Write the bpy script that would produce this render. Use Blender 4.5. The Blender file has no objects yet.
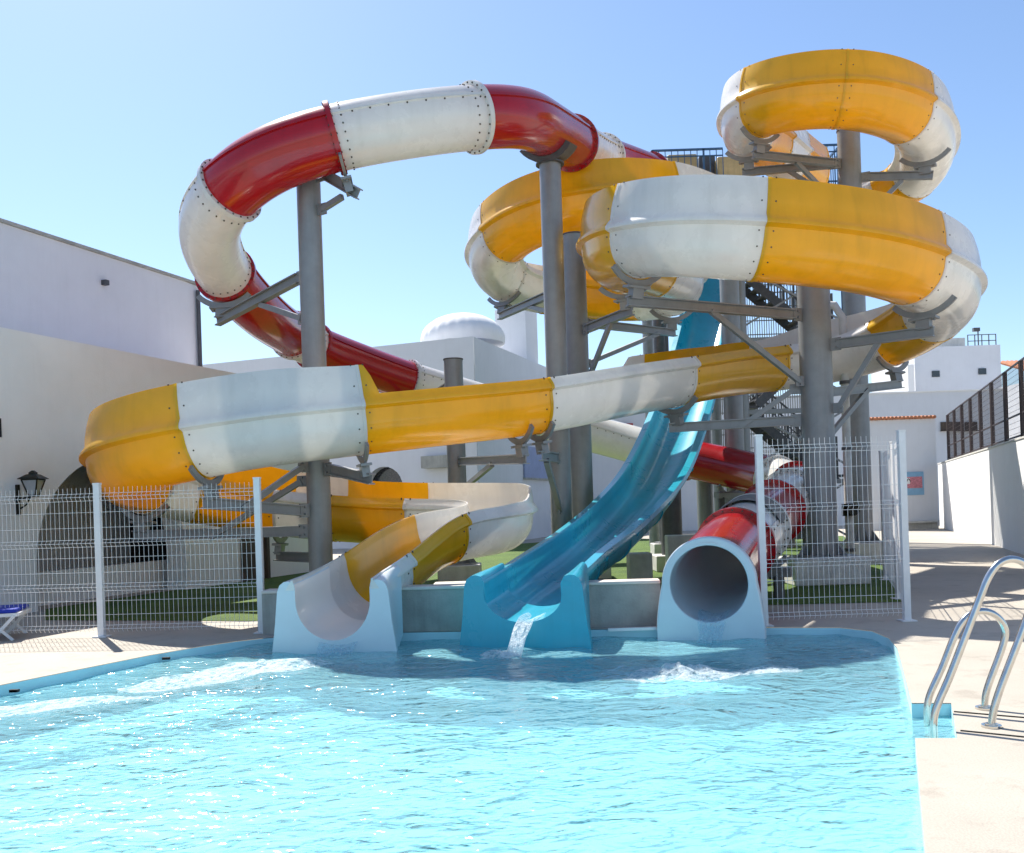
import bpy, math, random
from mathutils import Vector, Matrix, noise
from mathutils.geometry import tessellate_polygon
random.seed(7)
R_ = math.radians
scene = bpy.context.scene
COL = scene.collection

# ------------------------------------------------------------------ camera frame
F, PX, PY, H, RHO = 900.0, 512.0, 505.0, 1.4, R_(1.9)
CR, SR = math.cos(RHO), math.sin(RHO)
def P(x, y, D):
    dx, dy = (x-PX)/F, (PY-y)/F
    return Vector(((dx*CR+dy*SR)*D, D, H+(-dx*SR+dy*CR)*D))
def PZ(x, z, D):
    Z = (z-H)/D; dx = (x-PX)/F
    return Vector((D*(dx-Z*SR)/CR + 2*SR*(z-H)*0 + 0, D, z)) if False else Vector((D*((dx+Z*SR)/CR), D, z))
def G(x, y, z=0.0):
    dx, dy = (x-PX)/F, (PY-y)/F
    zz = -dx*SR+dy*CR
    D = (z-H)/zz
    return Vector(((dx*CR+dy*SR)*D, D, z))
def onplane(x, y, p0, n):                       # where the sight line through a pixel meets a plane
    d = P(x, y, 1.0)-Vector((0, 0, H)); o = Vector((0, 0, H))
    t = (p0-o).dot(n)/d.dot(n)
    return o+d*t

# ------------------------------------------------------------------ materials
MATS = {}
def nodes_of(name):
    m = bpy.data.materials.new(name); m.use_nodes = True
    nt = m.node_tree; nt.nodes.clear()
    out = nt.nodes.new('ShaderNodeOutputMaterial')
    return m, nt, out
def N(nt, t, **kw):
    n = nt.nodes.new(t)
    for k, v in kw.items():
        if k in n.inputs: n.inputs[k].default_value = v
        else: setattr(n, k, v)
    return n
def rgb(c): return (c[0], c[1], c[2], 1.0)
def mat(name, base, rough=.5, metal=0.0, var=.12, scale=3.0, bump=0.0, bscale=60.0, coat=0.0, transl=0.0,
        streak=0.0, speck=None, var2=None):
    m, nt, out = nodes_of(name)
    L = nt.links.new
    tc = N(nt, 'ShaderNodeTexCoord')
    n1 = N(nt, 'ShaderNodeTexNoise', Scale=scale, Detail=6.0, Roughness=.62)
    L(tc.outputs['Object'], n1.inputs['Vector'])
    ramp = N(nt, 'ShaderNodeValToRGB')
    lo = [max(0, c*(1-var)) for c in base]; hi = [min(1, c*(1+var*.7)) for c in base]
    if var2: lo = list(var2)
    ramp.color_ramp.elements[0].position = .32; ramp.color_ramp.elements[0].color = rgb(lo)
    ramp.color_ramp.elements[1].position = .68; ramp.color_ramp.elements[1].color = rgb(hi)
    L(n1.outputs['Fac'], ramp.inputs['Fac'])
    col = ramp.outputs['Color']
    if streak:                                   # rain marks running down the face
        mp = N(nt, 'ShaderNodeMapping'); mp.inputs['Scale'].default_value = (3.0, 3.0, .25)
        L(tc.outputs['Object'], mp.inputs['Vector'])
        n2 = N(nt, 'ShaderNodeTexNoise', Scale=2.2, Detail=5.0, Roughness=.6)
        L(mp.outputs['Vector'], n2.inputs['Vector'])
        r2 = N(nt, 'ShaderNodeValToRGB')
        r2.color_ramp.elements[0].position = .5; r2.color_ramp.elements[0].color = (1, 1, 1, 1)
        r2.color_ramp.elements[1].position = .8; r2.color_ramp.elements[1].color = (1-streak, 1-streak, 1-streak*1.1, 1)
        L(n2.outputs['Fac'], r2.inputs['Fac'])
        mx = N(nt, 'ShaderNodeMix', data_type='RGBA', blend_type='MULTIPLY'); mx.inputs[0].default_value = 1
        L(col, mx.inputs[6]); L(r2.outputs['Color'], mx.inputs[7]); col = mx.outputs[2]
    if speck:
        n3 = N(nt, 'ShaderNodeTexNoise', Scale=speck[0], Detail=2.0)
        L(tc.outputs['Object'], n3.inputs['Vector'])
        r3 = N(nt, 'ShaderNodeValToRGB')
        r3.color_ramp.elements[0].position = .35; r3.color_ramp.elements[0].color = rgb([1-speck[1]]*3)
        r3.color_ramp.elements[1].position = .6; r3.color_ramp.elements[1].color = (1, 1, 1, 1)
        L(n3.outputs['Fac'], r3.inputs['Fac'])
        mx = N(nt, 'ShaderNodeMix', data_type='RGBA', blend_type='MULTIPLY'); mx.inputs[0].default_value = 1
        L(col, mx.inputs[6]); L(r3.outputs['Color'], mx.inputs[7]); col = mx.outputs[2]
    b = N(nt, 'ShaderNodeBsdfPrincipled', Roughness=rough, Metallic=metal)
    L(col, b.inputs['Base Color'])
    if coat:
        b.inputs['Coat Weight'].default_value = coat; b.inputs['Coat Roughness'].default_value = .08
    rr = N(nt, 'ShaderNodeMapRange'); rr.inputs['To Min'].default_value = max(.02, rough-.08); rr.inputs['To Max'].default_value = min(1, rough+.1)
    L(n1.outputs['Fac'], rr.inputs['Value']); L(rr.outputs['Result'], b.inputs['Roughness'])
    if bump:
        nb = N(nt, 'ShaderNodeTexNoise', Scale=bscale, Detail=4.0)
        L(tc.outputs['Object'], nb.inputs['Vector'])
        bp = N(nt, 'ShaderNodeBump', Strength=bump, Distance=.02)
        L(nb.outputs['Fac'], bp.inputs['Height']); L(bp.outputs['Normal'], b.inputs['Normal'])
    sh = b.outputs['BSDF']
    if transl:
        t = N(nt, 'ShaderNodeBsdfTranslucent'); L(col, t.inputs['Color'])
        ms = N(nt, 'ShaderNodeMixShader'); ms.inputs[0].default_value = transl
        L(sh, ms.inputs[1]); L(t.outputs[0], ms.inputs[2]); sh = ms.outputs[0]
    L(sh, out.inputs['Surface'])
    MATS[name] = m
    return m
YEL = mat('yellow gelcoat', (.86, .51, .016), .22, var=.07, scale=1.6, bump=.05, bscale=3, coat=.35, transl=.28, streak=.12)
WHT = mat('white gelcoat', (.84, .825, .79), .26, var=.05, scale=1.6, bump=.05, bscale=3, coat=.3, transl=.25, streak=.09)
RED = mat('red gelcoat', (.46, .008, .014), .2, var=.10, scale=1.8, bump=.04, bscale=3, coat=.5, transl=.18, streak=.15)
BLU = mat('blue gelcoat', (.032, .47, .63), .28, var=.10, scale=1.5, bump=.08, bscale=3, coat=.4, transl=.2, streak=.12)
PALE = mat('pale blue white gelcoat', (.66, .76, .82), .3, var=.05, scale=2, bump=.04, coat=.25, transl=.1)
STEEL = mat('galvanised steel', (.27, .275, .28), .46, .3, var=.10, scale=5, bump=.04, bscale=60, streak=.16)
STEELD = mat('dark steel', (.10, .10, .105), .5, .4, var=.2, scale=8, bump=.06)
BLUEST = mat('blue painted steel', (.05, .12, .22), .45, .2, var=.15, scale=8)
BOLT = mat('weathered bolt', (.10, .085, .07), .5, .7, var=.3, scale=30)
CHROME = mat('polished stainless', (.66, .64, .60), .16, 1.0, var=.1, scale=14)
WIRE = mat('white coated wire', (.80, .80, .80), .4, 0, var=.05, scale=10)
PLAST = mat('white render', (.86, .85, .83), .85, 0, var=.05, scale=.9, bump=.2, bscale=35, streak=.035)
PLAST2 = mat('shade tinted white render', (.70, .715, .745), .85, 0, var=.05, scale=.7, bump=.2, bscale=35, streak=.04)  # white render with the cool tone of skylit shade put into its colour
CONC = mat('grey concrete', (.40, .40, .37), .85, 0, var=.25, scale=2.2, bump=.3, bscale=40, streak=.3)
PED = mat('pale concrete', (.62, .61, .57), .85, 0, var=.18, scale=3, bump=.3, bscale=40, streak=.2)
COPE = mat('coping stone', (.70, .64, .57), .75, 0, var=.1, scale=3, bump=.15, bscale=60)
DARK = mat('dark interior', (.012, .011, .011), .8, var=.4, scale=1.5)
WOOD = mat('dark stained wood', (.07, .045, .03), .6, var=.3, scale=5, streak=.3)
TERRA = mat('terracotta tile', (.45, .17, .08), .75, var=.3, scale=7, bump=.3, bscale=20)
IRON = mat('black iron', (.012, .012, .006), .45, .3, var=.2, scale=20)
BROWN = mat('brown painted steel', (.045, .028, .025), .5, .2, var=.2, scale=10)
BLUEF = mat('blue sunbed fabric', (.012, .04, .42), .7, var=.12, scale=20, bump=.2, bscale=200)
GLASSY = mat('frosted lantern glass', (.55, .56, .58), .25, var=.08, scale=12, transl=.3)
CREAM = mat('cream panel', (.55, .42, .20), .5, var=.18, scale=4, streak=.25)
GREYP = mat('grey perforated sheet', (.30, .30, .29), .55, .3, var=.15, scale=10)
WIND = mat('dark window glass', (.02, .022, .028), .12, 0, var=.2, scale=3, coat=.5)
POSTB = mat('poster blue print', (.22, .42, .60), .4, var=.1, scale=6)
POSTR = mat('poster pink print', (.58, .20, .24), .4, var=.4, scale=22)
SIGNR = mat('red sign paint', (.45, .012, .015), .4, var=.08, scale=6)
SIGNW = mat('white sign paint', (.8, .8, .8), .4, var=.04, scale=6)
RUBBER = mat('grey rubber wrap', (.20, .20, .19), .8, var=.2, scale=14, bump=.4, bscale=30)
BASIN = mat('pale blue pool lining', (.41, .78, .87), .55, var=.06, scale=1.3)
RIMB = mat('blue pool wall lining', (.50, .76, .82), .5, var=.07, scale=2.5)

def deck_mat():
    m, nt, out = nodes_of('deck'); L = nt.links.new
    tc = N(nt, 'ShaderNodeTexCoord')
    n1 = N(nt, 'ShaderNodeTexNoise', Scale=.55, Detail=8.0, Roughness=.65); L(tc.outputs['Object'], n1.inputs['Vector'])
    n2 = N(nt, 'ShaderNodeTexNoise', Scale=90.0, Detail=3.0); L(tc.outputs['Object'], n2.inputs['Vector'])
    n4 = N(nt, 'ShaderNodeTexNoise', Scale=2.7, Detail=6.0, Roughness=.7); L(tc.outputs['Object'], n4.inputs['Vector'])
    r1 = N(nt, 'ShaderNodeValToRGB')
    r1.color_ramp.elements[0].position = .3; r1.color_ramp.elements[0].color = (.40, .36, .30, 1)
    r1.color_ramp.elements[1].position = .7; r1.color_ramp.elements[1].color = (.50, .455, .385, 1)
    L(n1.outputs['Fac'], r1.inputs['Fac'])
    r2 = N(nt, 'ShaderNodeValToRGB')
    r2.color_ramp.elements[0].position = .3; r2.color_ramp.elements[0].color = (.86, .86, .86, 1)
    r2.color_ramp.elements[1].position = .62; r2.color_ramp.elements[1].color = (1, 1, 1, 1)
    L(n2.outputs['Fac'], r2.inputs['Fac'])
    r4 = N(nt, 'ShaderNodeValToRGB')                     # dried water marks
    r4.color_ramp.elements[0].position = .36; r4.color_ramp.elements[0].color = (.84, .83, .82, 1)
    r4.color_ramp.elements[1].position = .46; r4.color_ramp.elements[1].color = (1, 1, 1, 1)
    L(n4.outputs['Fac'], r4.inputs['Fac'])
    mx = N(nt, 'ShaderNodeMix', data_type='RGBA', blend_type='MULTIPLY'); mx.inputs[0].default_value = 1
    L(r1.outputs[0], mx.inputs[6]); L(r2.outputs[0], mx.inputs[7])
    mx3 = N(nt, 'ShaderNodeMix', data_type='RGBA', blend_type='MULTIPLY'); mx3.inputs[0].default_value = 1
    L(mx.outputs[2], mx3.inputs[6]); L(r4.outputs[0], mx3.inputs[7])
    b = N(nt, 'ShaderNodeBsdfPrincipled', Roughness=.8); L(mx3.outputs[2], b.inputs['Base Color'])
    bp = N(nt, 'ShaderNodeBump', Strength=.25, Distance=.01); L(n2.outputs['Fac'], bp.inputs['Height']); L(bp.outputs[0], b.inputs['Normal'])
    L(b.outputs[0], out.inputs['Surface'])
    return m
DECK = deck_mat()

def turf_mat():
    m, nt, out = nodes_of('turf'); L = nt.links.new
    tc = N(nt, 'ShaderNodeTexCoord')
    n1 = N(nt, 'ShaderNodeTexNoise', Scale=1.2, Detail=6.0); L(tc.outputs['Object'], n1.inputs['Vector'])
    n2 = N(nt, 'ShaderNodeTexNoise', Scale=70.0, Detail=4.0, Roughness=.7); L(tc.outputs['Object'], n2.inputs['Vector'])
    r1 = N(nt, 'ShaderNodeValToRGB')
    r1.color_ramp.elements[0].position = .3; r1.color_ramp.elements[0].color = (.035, .085, .006, 1)
    r1.color_ramp.elements[1].position = .72; r1.color_ramp.elements[1].color = (.11, .19, .010, 1)
    mxf = N(nt, 'ShaderNodeMath', operation='ADD'); mxf.use_clamp = True
    h = N(nt, 'ShaderNodeMath', operation='MULTIPLY'); h.inputs[1].default_value = .6
    h2 = N(nt, 'ShaderNodeMath', operation='MULTIPLY'); h2.inputs[1].default_value = .42
    L(n1.outputs['Fac'], h.inputs[0]); L(n2.outputs['Fac'], h2.inputs[0]); L(h.outputs[0], mxf.inputs[0]); L(h2.outputs[0], mxf.inputs[1])
    L(mxf.outputs[0], r1.inputs['Fac'])
    b = N(nt, 'ShaderNodeBsdfPrincipled', Roughness=.85); L(r1.outputs[0], b.inputs['Base Color'])
    bp = N(nt, 'ShaderNodeBump', Strength=.8, Distance=.03); L(n2.outputs['Fac'], bp.inputs['Height']); L(bp.outputs[0], b.inputs['Normal'])
    L(b.outputs[0], out.inputs['Surface'])
    return m
TURF = turf_mat()

def water_mat():
    m, nt, out = nodes_of('pool water'); L = nt.links.new
    tc = N(nt, 'ShaderNodeTexCoord')
    mp = N(nt, 'ShaderNodeMapping'); mp.inputs['Scale'].default_value = (1.0, 1.5, 1.0)
    L(tc.outputs['Object'], mp.inputs['Vector'])
    n1 = N(nt, 'ShaderNodeTexNoise', Scale=2.6, Detail=2.0, Roughness=.5, Distortion=.9); L(mp.outputs[0], n1.inputs['Vector'])
    n2 = N(nt, 'ShaderNodeTexNoise', Scale=8.5, Detail=1.5, Roughness=.5, Distortion=.6); L(mp.outputs[0], n2.inputs['Vector'])
    b1 = N(nt, 'ShaderNodeBump', Strength=1.0, Distance=.058); L(n1.outputs['Fac'], b1.inputs['Height'])
    b2 = N(nt, 'ShaderNodeBump', Strength=1.0, Distance=.022); L(n2.outputs['Fac'], b2.inputs['Height']); L(b1.outputs[0], b2.inputs['Normal'])
    gl = N(nt, 'ShaderNodeBsdfGlossy', Roughness=.09); gl.inputs['Color'].default_value = (1, 1, 1, 1); L(b2.outputs[0], gl.inputs['Normal'])
    tr = N(nt, 'ShaderNodeBsdfTransparent'); tr.inputs['Color'].default_value = (.77, .97, .99, 1)
    df = N(nt, 'ShaderNodeBsdfDiffuse'); df.inputs['Color'].default_value = (.38, .82, .92, 1)
    ms = N(nt, 'ShaderNodeMixShader'); ms.inputs[0].default_value = .36
    L(tr.outputs[0], ms.inputs[1]); L(df.outputs[0], ms.inputs[2])
    fr = N(nt, 'ShaderNodeFresnel', IOR=1.33); L(b2.outputs[0], fr.inputs['Normal'])
    ms2 = N(nt, 'ShaderNodeMixShader'); L(fr.outputs[0], ms2.inputs[0]); L(ms.outputs[0], ms2.inputs[1]); L(gl.outputs[0], ms2.inputs[2])
    L(ms2.outputs[0], out.inputs['Surface'])
    return m
WATER = water_mat()

def foam_glint_mat():
    m, nt, out = nodes_of('foam and glint water'); L = nt.links.new
    tc = N(nt, 'ShaderNodeTexCoord')
    n1 = N(nt, 'ShaderNodeTexNoise', Scale=16.0, Detail=5.0, Roughness=.7); L(tc.outputs['Object'], n1.inputs['Vector'])
    r1 = N(nt, 'ShaderNodeValToRGB'); r1.color_ramp.elements[0].position = .36; r1.color_ramp.elements[1].position = .56
    L(n1.outputs['Fac'], r1.inputs['Fac'])
    df = N(nt, 'ShaderNodeBsdfPrincipled', Roughness=.35); df.inputs['Base Color'].default_value = (.88, .94, .96, 1)
    bp = N(nt, 'ShaderNodeBump', Strength=.9, Distance=.05); L(n1.outputs['Fac'], bp.inputs['Height']); L(bp.outputs[0], df.inputs['Normal'])
    t = N(nt, 'ShaderNodeBsdfTranslucent'); t.inputs['Color'].default_value = (.85, .95, .98, 1)
    md = N(nt, 'ShaderNodeMixShader'); md.inputs[0].default_value = .4; L(df.outputs[0], md.inputs[1]); L(t.outputs[0], md.inputs[2])
    tr = N(nt, 'ShaderNodeBsdfTransparent')
    ms = N(nt, 'ShaderNodeMixShader'); L(r1.outputs[0], ms.inputs[0]); L(tr.outputs[0], ms.inputs[1]); L(md.outputs[0], ms.inputs[2])
    L(ms.outputs[0], out.inputs['Surface'])
    return m
FOAM_GLINT = foam_glint_mat()  # same white serves splashes and the painted glints at the left
def jet_mat(name, lo, hi):
    m, nt, out = nodes_of(name); L = nt.links.new
    tc = N(nt, 'ShaderNodeTexCoord'); mp = N(nt, 'ShaderNodeMapping'); mp.inputs['Scale'].default_value = (1, 1, .22); L(tc.outputs['Object'], mp.inputs['Vector'])
    n1 = N(nt, 'ShaderNodeTexNoise', Scale=26.0, Detail=4.0, Roughness=.65); L(mp.outputs[0], n1.inputs['Vector'])
    mr = N(nt, 'ShaderNodeMapRange'); mr.inputs['From Min'].default_value = .38; mr.inputs['From Max'].default_value = .64
    mr.inputs['To Min'].default_value = lo; mr.inputs['To Max'].default_value = hi; L(n1.outputs['Fac'], mr.inputs['Value'])
    df = N(nt, 'ShaderNodeBsdfPrincipled', Roughness=.2); df.inputs['Base Color'].default_value = (.84, .91, .94, 1)
    bp = N(nt, 'ShaderNodeBump', Strength=.8, Distance=.03); L(n1.outputs['Fac'], bp.inputs['Height']); L(bp.outputs[0], df.inputs['Normal'])
    tl = N(nt, 'ShaderNodeBsdfTranslucent'); tl.inputs['Color'].default_value = (.84, .92, .95, 1)
    md = N(nt, 'ShaderNodeMixShader'); md.inputs[0].default_value = .5; L(df.outputs[0], md.inputs[1]); L(tl.outputs[0], md.inputs[2])
    tr = N(nt, 'ShaderNodeBsdfTransparent'); tr.inputs['Color'].default_value = (.93, .98, 1, 1)
    ms = N(nt, 'ShaderNodeMixShader'); L(mr.outputs[0], ms.inputs[0])
    L(tr.outputs[0], ms.inputs[1]); L(md.outputs[0], ms.inputs[2]); L(ms.outputs[0], out.inputs['Surface'])
    return m
JET = jet_mat('thin falling water', .02, .38)
SPRAY = jet_mat('white falling water', .25, .95)

# ------------------------------------------------------------------ mesh builder and tagging
class MB:
    def __init__(self): self.v = []; self.f = []; self.m = []; self.s = []
    def face(self, idx, mi=0, smooth=False): self.f.append(tuple(idx)); self.m.append(mi); self.s.append(smooth)
    def add(self, vs): n = len(self.v); self.v += [Vector(p) for p in vs]; return n
    def box(self, c, size, mi=0, ax=None):
        c = Vector(c); hx, hy, hz = [s/2 for s in size]
        X, Y, Z = ax if ax else (Vector((1, 0, 0)), Vector((0, 1, 0)), Vector((0, 0, 1)))
        n = self.add([c+X*sx*hx+Y*sy*hy+Z*sz*hz for sz in (-1, 1) for sy in (-1, 1) for sx in (-1, 1)])
        for q in ((0, 2, 3, 1), (4, 5, 7, 6), (0, 1, 5, 4), (2, 6, 7, 3), (0, 4, 6, 2), (1, 3, 7, 5)):
            self.face([n+i for i in q], mi)
    def bar(self, a, b, w, h=None, mi=0):
        a, b = Vector(a), Vector(b); h = h or w
        d = b-a; L = d.length
        if L < 1e-6: return
        d = d/L
        s = d.cross(Vector((0, 0, 1)))
        s = Vector((1, 0, 0)) if s.length < 1e-4 else s.normalized()
        u = s.cross(d)
        self.box((a+b)/2, (w, L, h), mi, (s, d, u))
    def ibeam(self, a, b, w, h, mi=0):
        a, b = Vector(a), Vector(b); d = (b-a).normalized()
        s = d.cross(Vector((0, 0, 1)))
        s = Vector((1, 0, 0)) if s.length < 1e-4 else s.normalized()
        u = s.cross(d); L = (b-a).length; c = (a+b)/2; t = .018
        self.box(c+u*(h/2-t/2), (w, L, t), mi, (s, d, u))
        self.box(c-u*(h/2-t/2), (w, L, t), mi, (s, d, u))
        self.box(c, (t, L, h-2*t), mi, (s, d, u))
    def cyl(self, a, b, r, r2=None, seg=16, mi=0, cap=True, smooth=True):
        a, b = Vector(a), Vector(b); r2 = r if r2 is None else r2
        d = (b-a).normalized()
        s = d.cross(Vector((0, 0, 1)))
        s = Vector((1, 0, 0)) if s.length < 1e-4 else s.normalized()
        u = s.cross(d)
        ring = [(math.cos(2*math.pi*k/seg), math.sin(2*math.pi*k/seg)) for k in range(seg)]
        n = self.add([a+(s*c+u*e)*r for c, e in ring]+[b+(s*c+u*e)*r2 for c, e in ring])
        for k in range(seg):
            k2 = (k+1) % seg
            self.face((n+k, n+k2, n+seg+k2, n+seg+k), mi, smooth)
        if cap:
            self.face([n+k for k in reversed(range(seg))], mi); self.face([n+seg+k for k in range(seg)], mi)
    def tube(self, pts, r, seg=10, mi=0):
        pts = [Vector(p) for p in pts]; rings = []
        prev = None
        for i, p in enumerate(pts):
            t = (pts[min(i+1, len(pts)-1)]-pts[max(i-1, 0)]).normalized()
            s = prev - t*prev.dot(t) if prev is not None else t.cross(Vector((.3, .2, 1)))
            s.normalize(); prev = s; u = t.cross(s)
            rings.append(self.add([p+(s*math.cos(2*math.pi*k/seg)+u*math.sin(2*math.pi*k/seg))*r for k in range(seg)]))
        for i in range(len(rings)-1):
            for k in range(seg):
                k2 = (k+1) % seg
                self.face((rings[i]+k, rings[i]+k2, rings[i+1]+k2, rings[i+1]+k), mi, True)
        self.face([rings[0]+k for k in reversed(range(seg))], mi); self.face([rings[-1]+k for k in range(seg)], mi)
    def strip(self, rings, closed=True, mi=0, smooth=True, cap=False):
        n = len(rings[0]); st = [self.add(r) for r in rings]
        for i in range(len(st)-1):
            for k in range(n if closed else n-1):
                k2 = (k+1) % n
                self.face((st[i]+k, st[i]+k2, st[i+1]+k2, st[i+1]+k), mi, smooth)
        if cap:
            self.face([st[0]+k for k in reversed(range(n))], mi); self.face([st[-1]+k for k in range(n)], mi)
        return st
    def poly(self, loops, f, mi=0):               # flat polygon with holes; f maps 2-D to 3-D
        flat = [p for l in loops for p in l]
        n = self.add([f(*p) for p in flat])
        for t in tessellate_polygon([[Vector((p[0], p[1], 0)) for p in l] for l in loops]):
            self.face([n+i for i in t], mi)
    def prism(self, outline, f0, f1, mi=0):       # outline swept between two planes, with caps
        self.poly([outline], f0, mi); self.poly([outline], f1, mi)
        n = len(outline)
        a = self.add([f0(*p) for p in outline]); b = self.add([f1(*p) for p in outline])
        for k in range(n):
            k2 = (k+1) % n
            self.face((a+k, a+k2, b+k2, b+k), mi)
    def build(self, name, mats, parent=None, origin=None, bevel=0.0, fix=True):
        if not isinstance(mats, (list, tuple)): mats = [mats]
        me = bpy.data.meshes.new(name)
        if parent is not None: o0 = wloc(parent)
        elif origin is not None: o0 = Vector(origin)
        else:
            xs = [p.x for p in self.v]; ys = [p.y for p in self.v]
            o0 = Vector(((min(xs)+max(xs))/2, (min(ys)+max(ys))/2, min(p.z for p in self.v)))
        me.from_pydata([p-o0 for p in self.v], [], self.f)
        for m in mats: me.materials.append(m)
        me.polygons.foreach_set('material_index', self.m)
        me.polygons.foreach_set('use_smooth', self.s)
        if fix:
            import bmesh
            bm = bmesh.new(); bm.from_mesh(me); bmesh.ops.recalc_face_normals(bm, faces=bm.faces); bm.to_mesh(me); bm.free()
        me.set_sharp_from_angle(angle=R_(38))
        me.update()
        o = bpy.data.objects.new(name, me); COL.objects.link(o)
        if parent is not None: o.parent = parent
        else: o.location = o0
        if bevel:
            b = o.modifiers.new('soft edge', 'BEVEL'); b.width = bevel; b.segments = 2; b.limit_method = 'ANGLE'; b.angle_limit = R_(40)
        return o
def wloc(o):
    v = Vector(o.location)
    while o.parent: o = o.parent; v += Vector(o.location)
    return v
def tag(o, label, cat, group=None):
    o['label'] = label; o['category'] = cat
    if group: o['group'] = group
    return o
def thing(name, loc, label, cat, group=None):
    o = bpy.data.objects.new(name, None); o.empty_display_size = .2
    COL.objects.link(o); o.location = loc
    return tag(o, label, cat, group)
def struct(o, kind='structure'): o['kind'] = kind; return o

# ------------------------------------------------------------------ paths
def sst(w): w = max(0, min(1, w)); return w*w*(3-2*w)
class Path:
    """smooth space curve through control points (x pixel, height, distance, hl, hr, colour of the next section)"""
    def __init__(self, ctrl, sigma=.32, step=.08):
        pts = [PZ(c[0], c[1], c[2]) if not isinstance(c[0], Vector) else c[0] for c in ctrl]
        self.ctrl = ctrl
        pp = [pts[0]*2-pts[1]]+pts+[pts[-1]*2-pts[-2]]
        dense, us = [], []
        for i in range(1, len(pp)-2):
            p0, p1, p2, p3 = pp[i-1:i+3]
            t0 = 0; t1 = t0+max(1e-3, (p1-p0).length)**.5; t2 = t1+max(1e-3, (p2-p1).length)**.5; t3 = t2+max(1e-3, (p3-p2).length)**.5
            for k in range(24):
                t = t1+(t2-t1)*k/24
                A1 = p0*((t1-t)/(t1-t0))+p1*((t-t0)/(t1-t0)); A2 = p1*((t2-t)/(t2-t1))+p2*((t-t1)/(t2-t1)); A3 = p2*((t3-t)/(t3-t2))+p3*((t-t2)/(t3-t2))
                B1 = A1*((t2-t)/(t2-t0))+A2*((t-t0)/(t2-t0)); B2 = A2*((t3-t)/(t3-t1))+A3*((t-t1)/(t3-t1))
                dense.append(B1*((t2-t)/(t2-t1))+B2*((t-t1)/(t2-t1))); us.append(i-1+k/24)
        dense.append(pts[-1]); us.append(len(pts)-1)
        s = [0]
        for a, b in zip(dense, dense[1:]): s.append(s[-1]+(b-a).length)
        n = int(s[-1]/step); self.p = []; self.u = []
        j = 0
        for i in range(n+1):
            d = s[-1]*i/n
            while j < len(s)-2 and s[j+1] < d: j += 1
            w = (d-s[j])/max(1e-9, s[j+1]-s[j])
            self.p.append(dense[j].lerp(dense[j+1], w)); self.u.append(us[j]+(us[j+1]-us[j])*w)
        rad = int(3*sigma/step); ker = [math.exp(-.5*(k*step/sigma)**2) for k in range(-rad, rad+1)]
        sm = []
        for i in range(n+1):
            r = min(rad, i, n-i)
            acc = Vector((0, 0, 0)); W = 0
            for k in range(-r, r+1):
                w = ker[k+rad]; acc += self.p[i+k]*w; W += w
            sm.append(acc/W)
        self.p = sm; self.n = n+1
        self.fr = []
        for i in range(self.n):
            t = (self.p[min(i+1, n)]-self.p[max(i-1, 0)]).normalized()
            r = t.cross(Vector((0, 0, 1))).normalized(); self.fr.append((t, r, r.cross(t)))
        self.hl = [self.lin(3, u) for u in self.u]; self.hr = [self.lin(4, u) for u in self.u]
    def lin(self, c, u):
        i = min(int(u), len(self.ctrl)-2); w = u-i; w = w*w*(3-2*w)
        return self.ctrl[i][c]*(1-w)+self.ctrl[i+1][c]*w
    def idx(self, u):
        return min(range(self.n), key=lambda i: abs(self.u[i]-u))
    def at(self, i, uv):
        t, r, up = self.fr[i]
        return self.p[i]+r*uv[0]+up*uv[1]

RT, DROP = .52, .12                                  # half width of a trough, straight drop above the round bottom
def trough(hl, hr, t=.028, r=RT, lip=.09):
    def side(h, sgn, rr, ledge):
        out = []
        for k in range(4):
            w = k/3.0; v = .10+h*(1-w)
            out.append((sgn*(rr+.015-.16*h*(1-w)**2), v))
        if ledge: out += [(sgn*(rr+lip*.75), .035), (sgn*(rr+lip), -.005), (sgn*(rr+lip), -.035), (sgn*(rr+.01), -.07)]
        else: out += [(sgn*rr, .035), (sgn*rr, -.005), (sgn*rr, -.035), (sgn*rr, -.07)]
        out.append((sgn*rr, -DROP))
        return out
    def bottom(rr):
        return [(-rr*math.cos(math.pi*k/16), -DROP-rr*math.sin(math.pi*k/16)) for k in range(1, 16)]
    outer = side(hl, -1, r, True)+bottom(r)+side(hr, 1, r, True)[::-1]
    inner = side(hl, -1, r-t, False)+bottom(r-t)+side(hr, 1, r-t, False)[::-1]
    return outer+inner[::-1], len(outer)
def pipe(r, seg=32, ridge=.035):
    o = []
    for k in range(seg):
        a = 2*math.pi*k/seg+R_(8)
        o.append((r*math.cos(a), r*math.sin(a)))
    return o

def offs(prof, d, n=None):                           # push a profile outward
    out = []
    m = len(prof)
    for k in range(m):
        a, b = prof[max(0, k-1)], prof[min(m-1, k+1)]
        tx, ty = b[0]-a[0], b[1]-a[1]; L = math.hypot(tx, ty) or 1
        out.append((prof[k][0]-ty/L*-d if False else prof[k][0]+ty/L*d*-1*-1, prof[k][1]-tx/L*d))
    return out

def bolts(mb, pts, nrm, r=.0115, h=.010, mi=1):
    for p, n in zip(pts, nrm):
        mb.cyl(p, p+n*h, r, seg=6, mi=mi, smooth=False)

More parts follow.
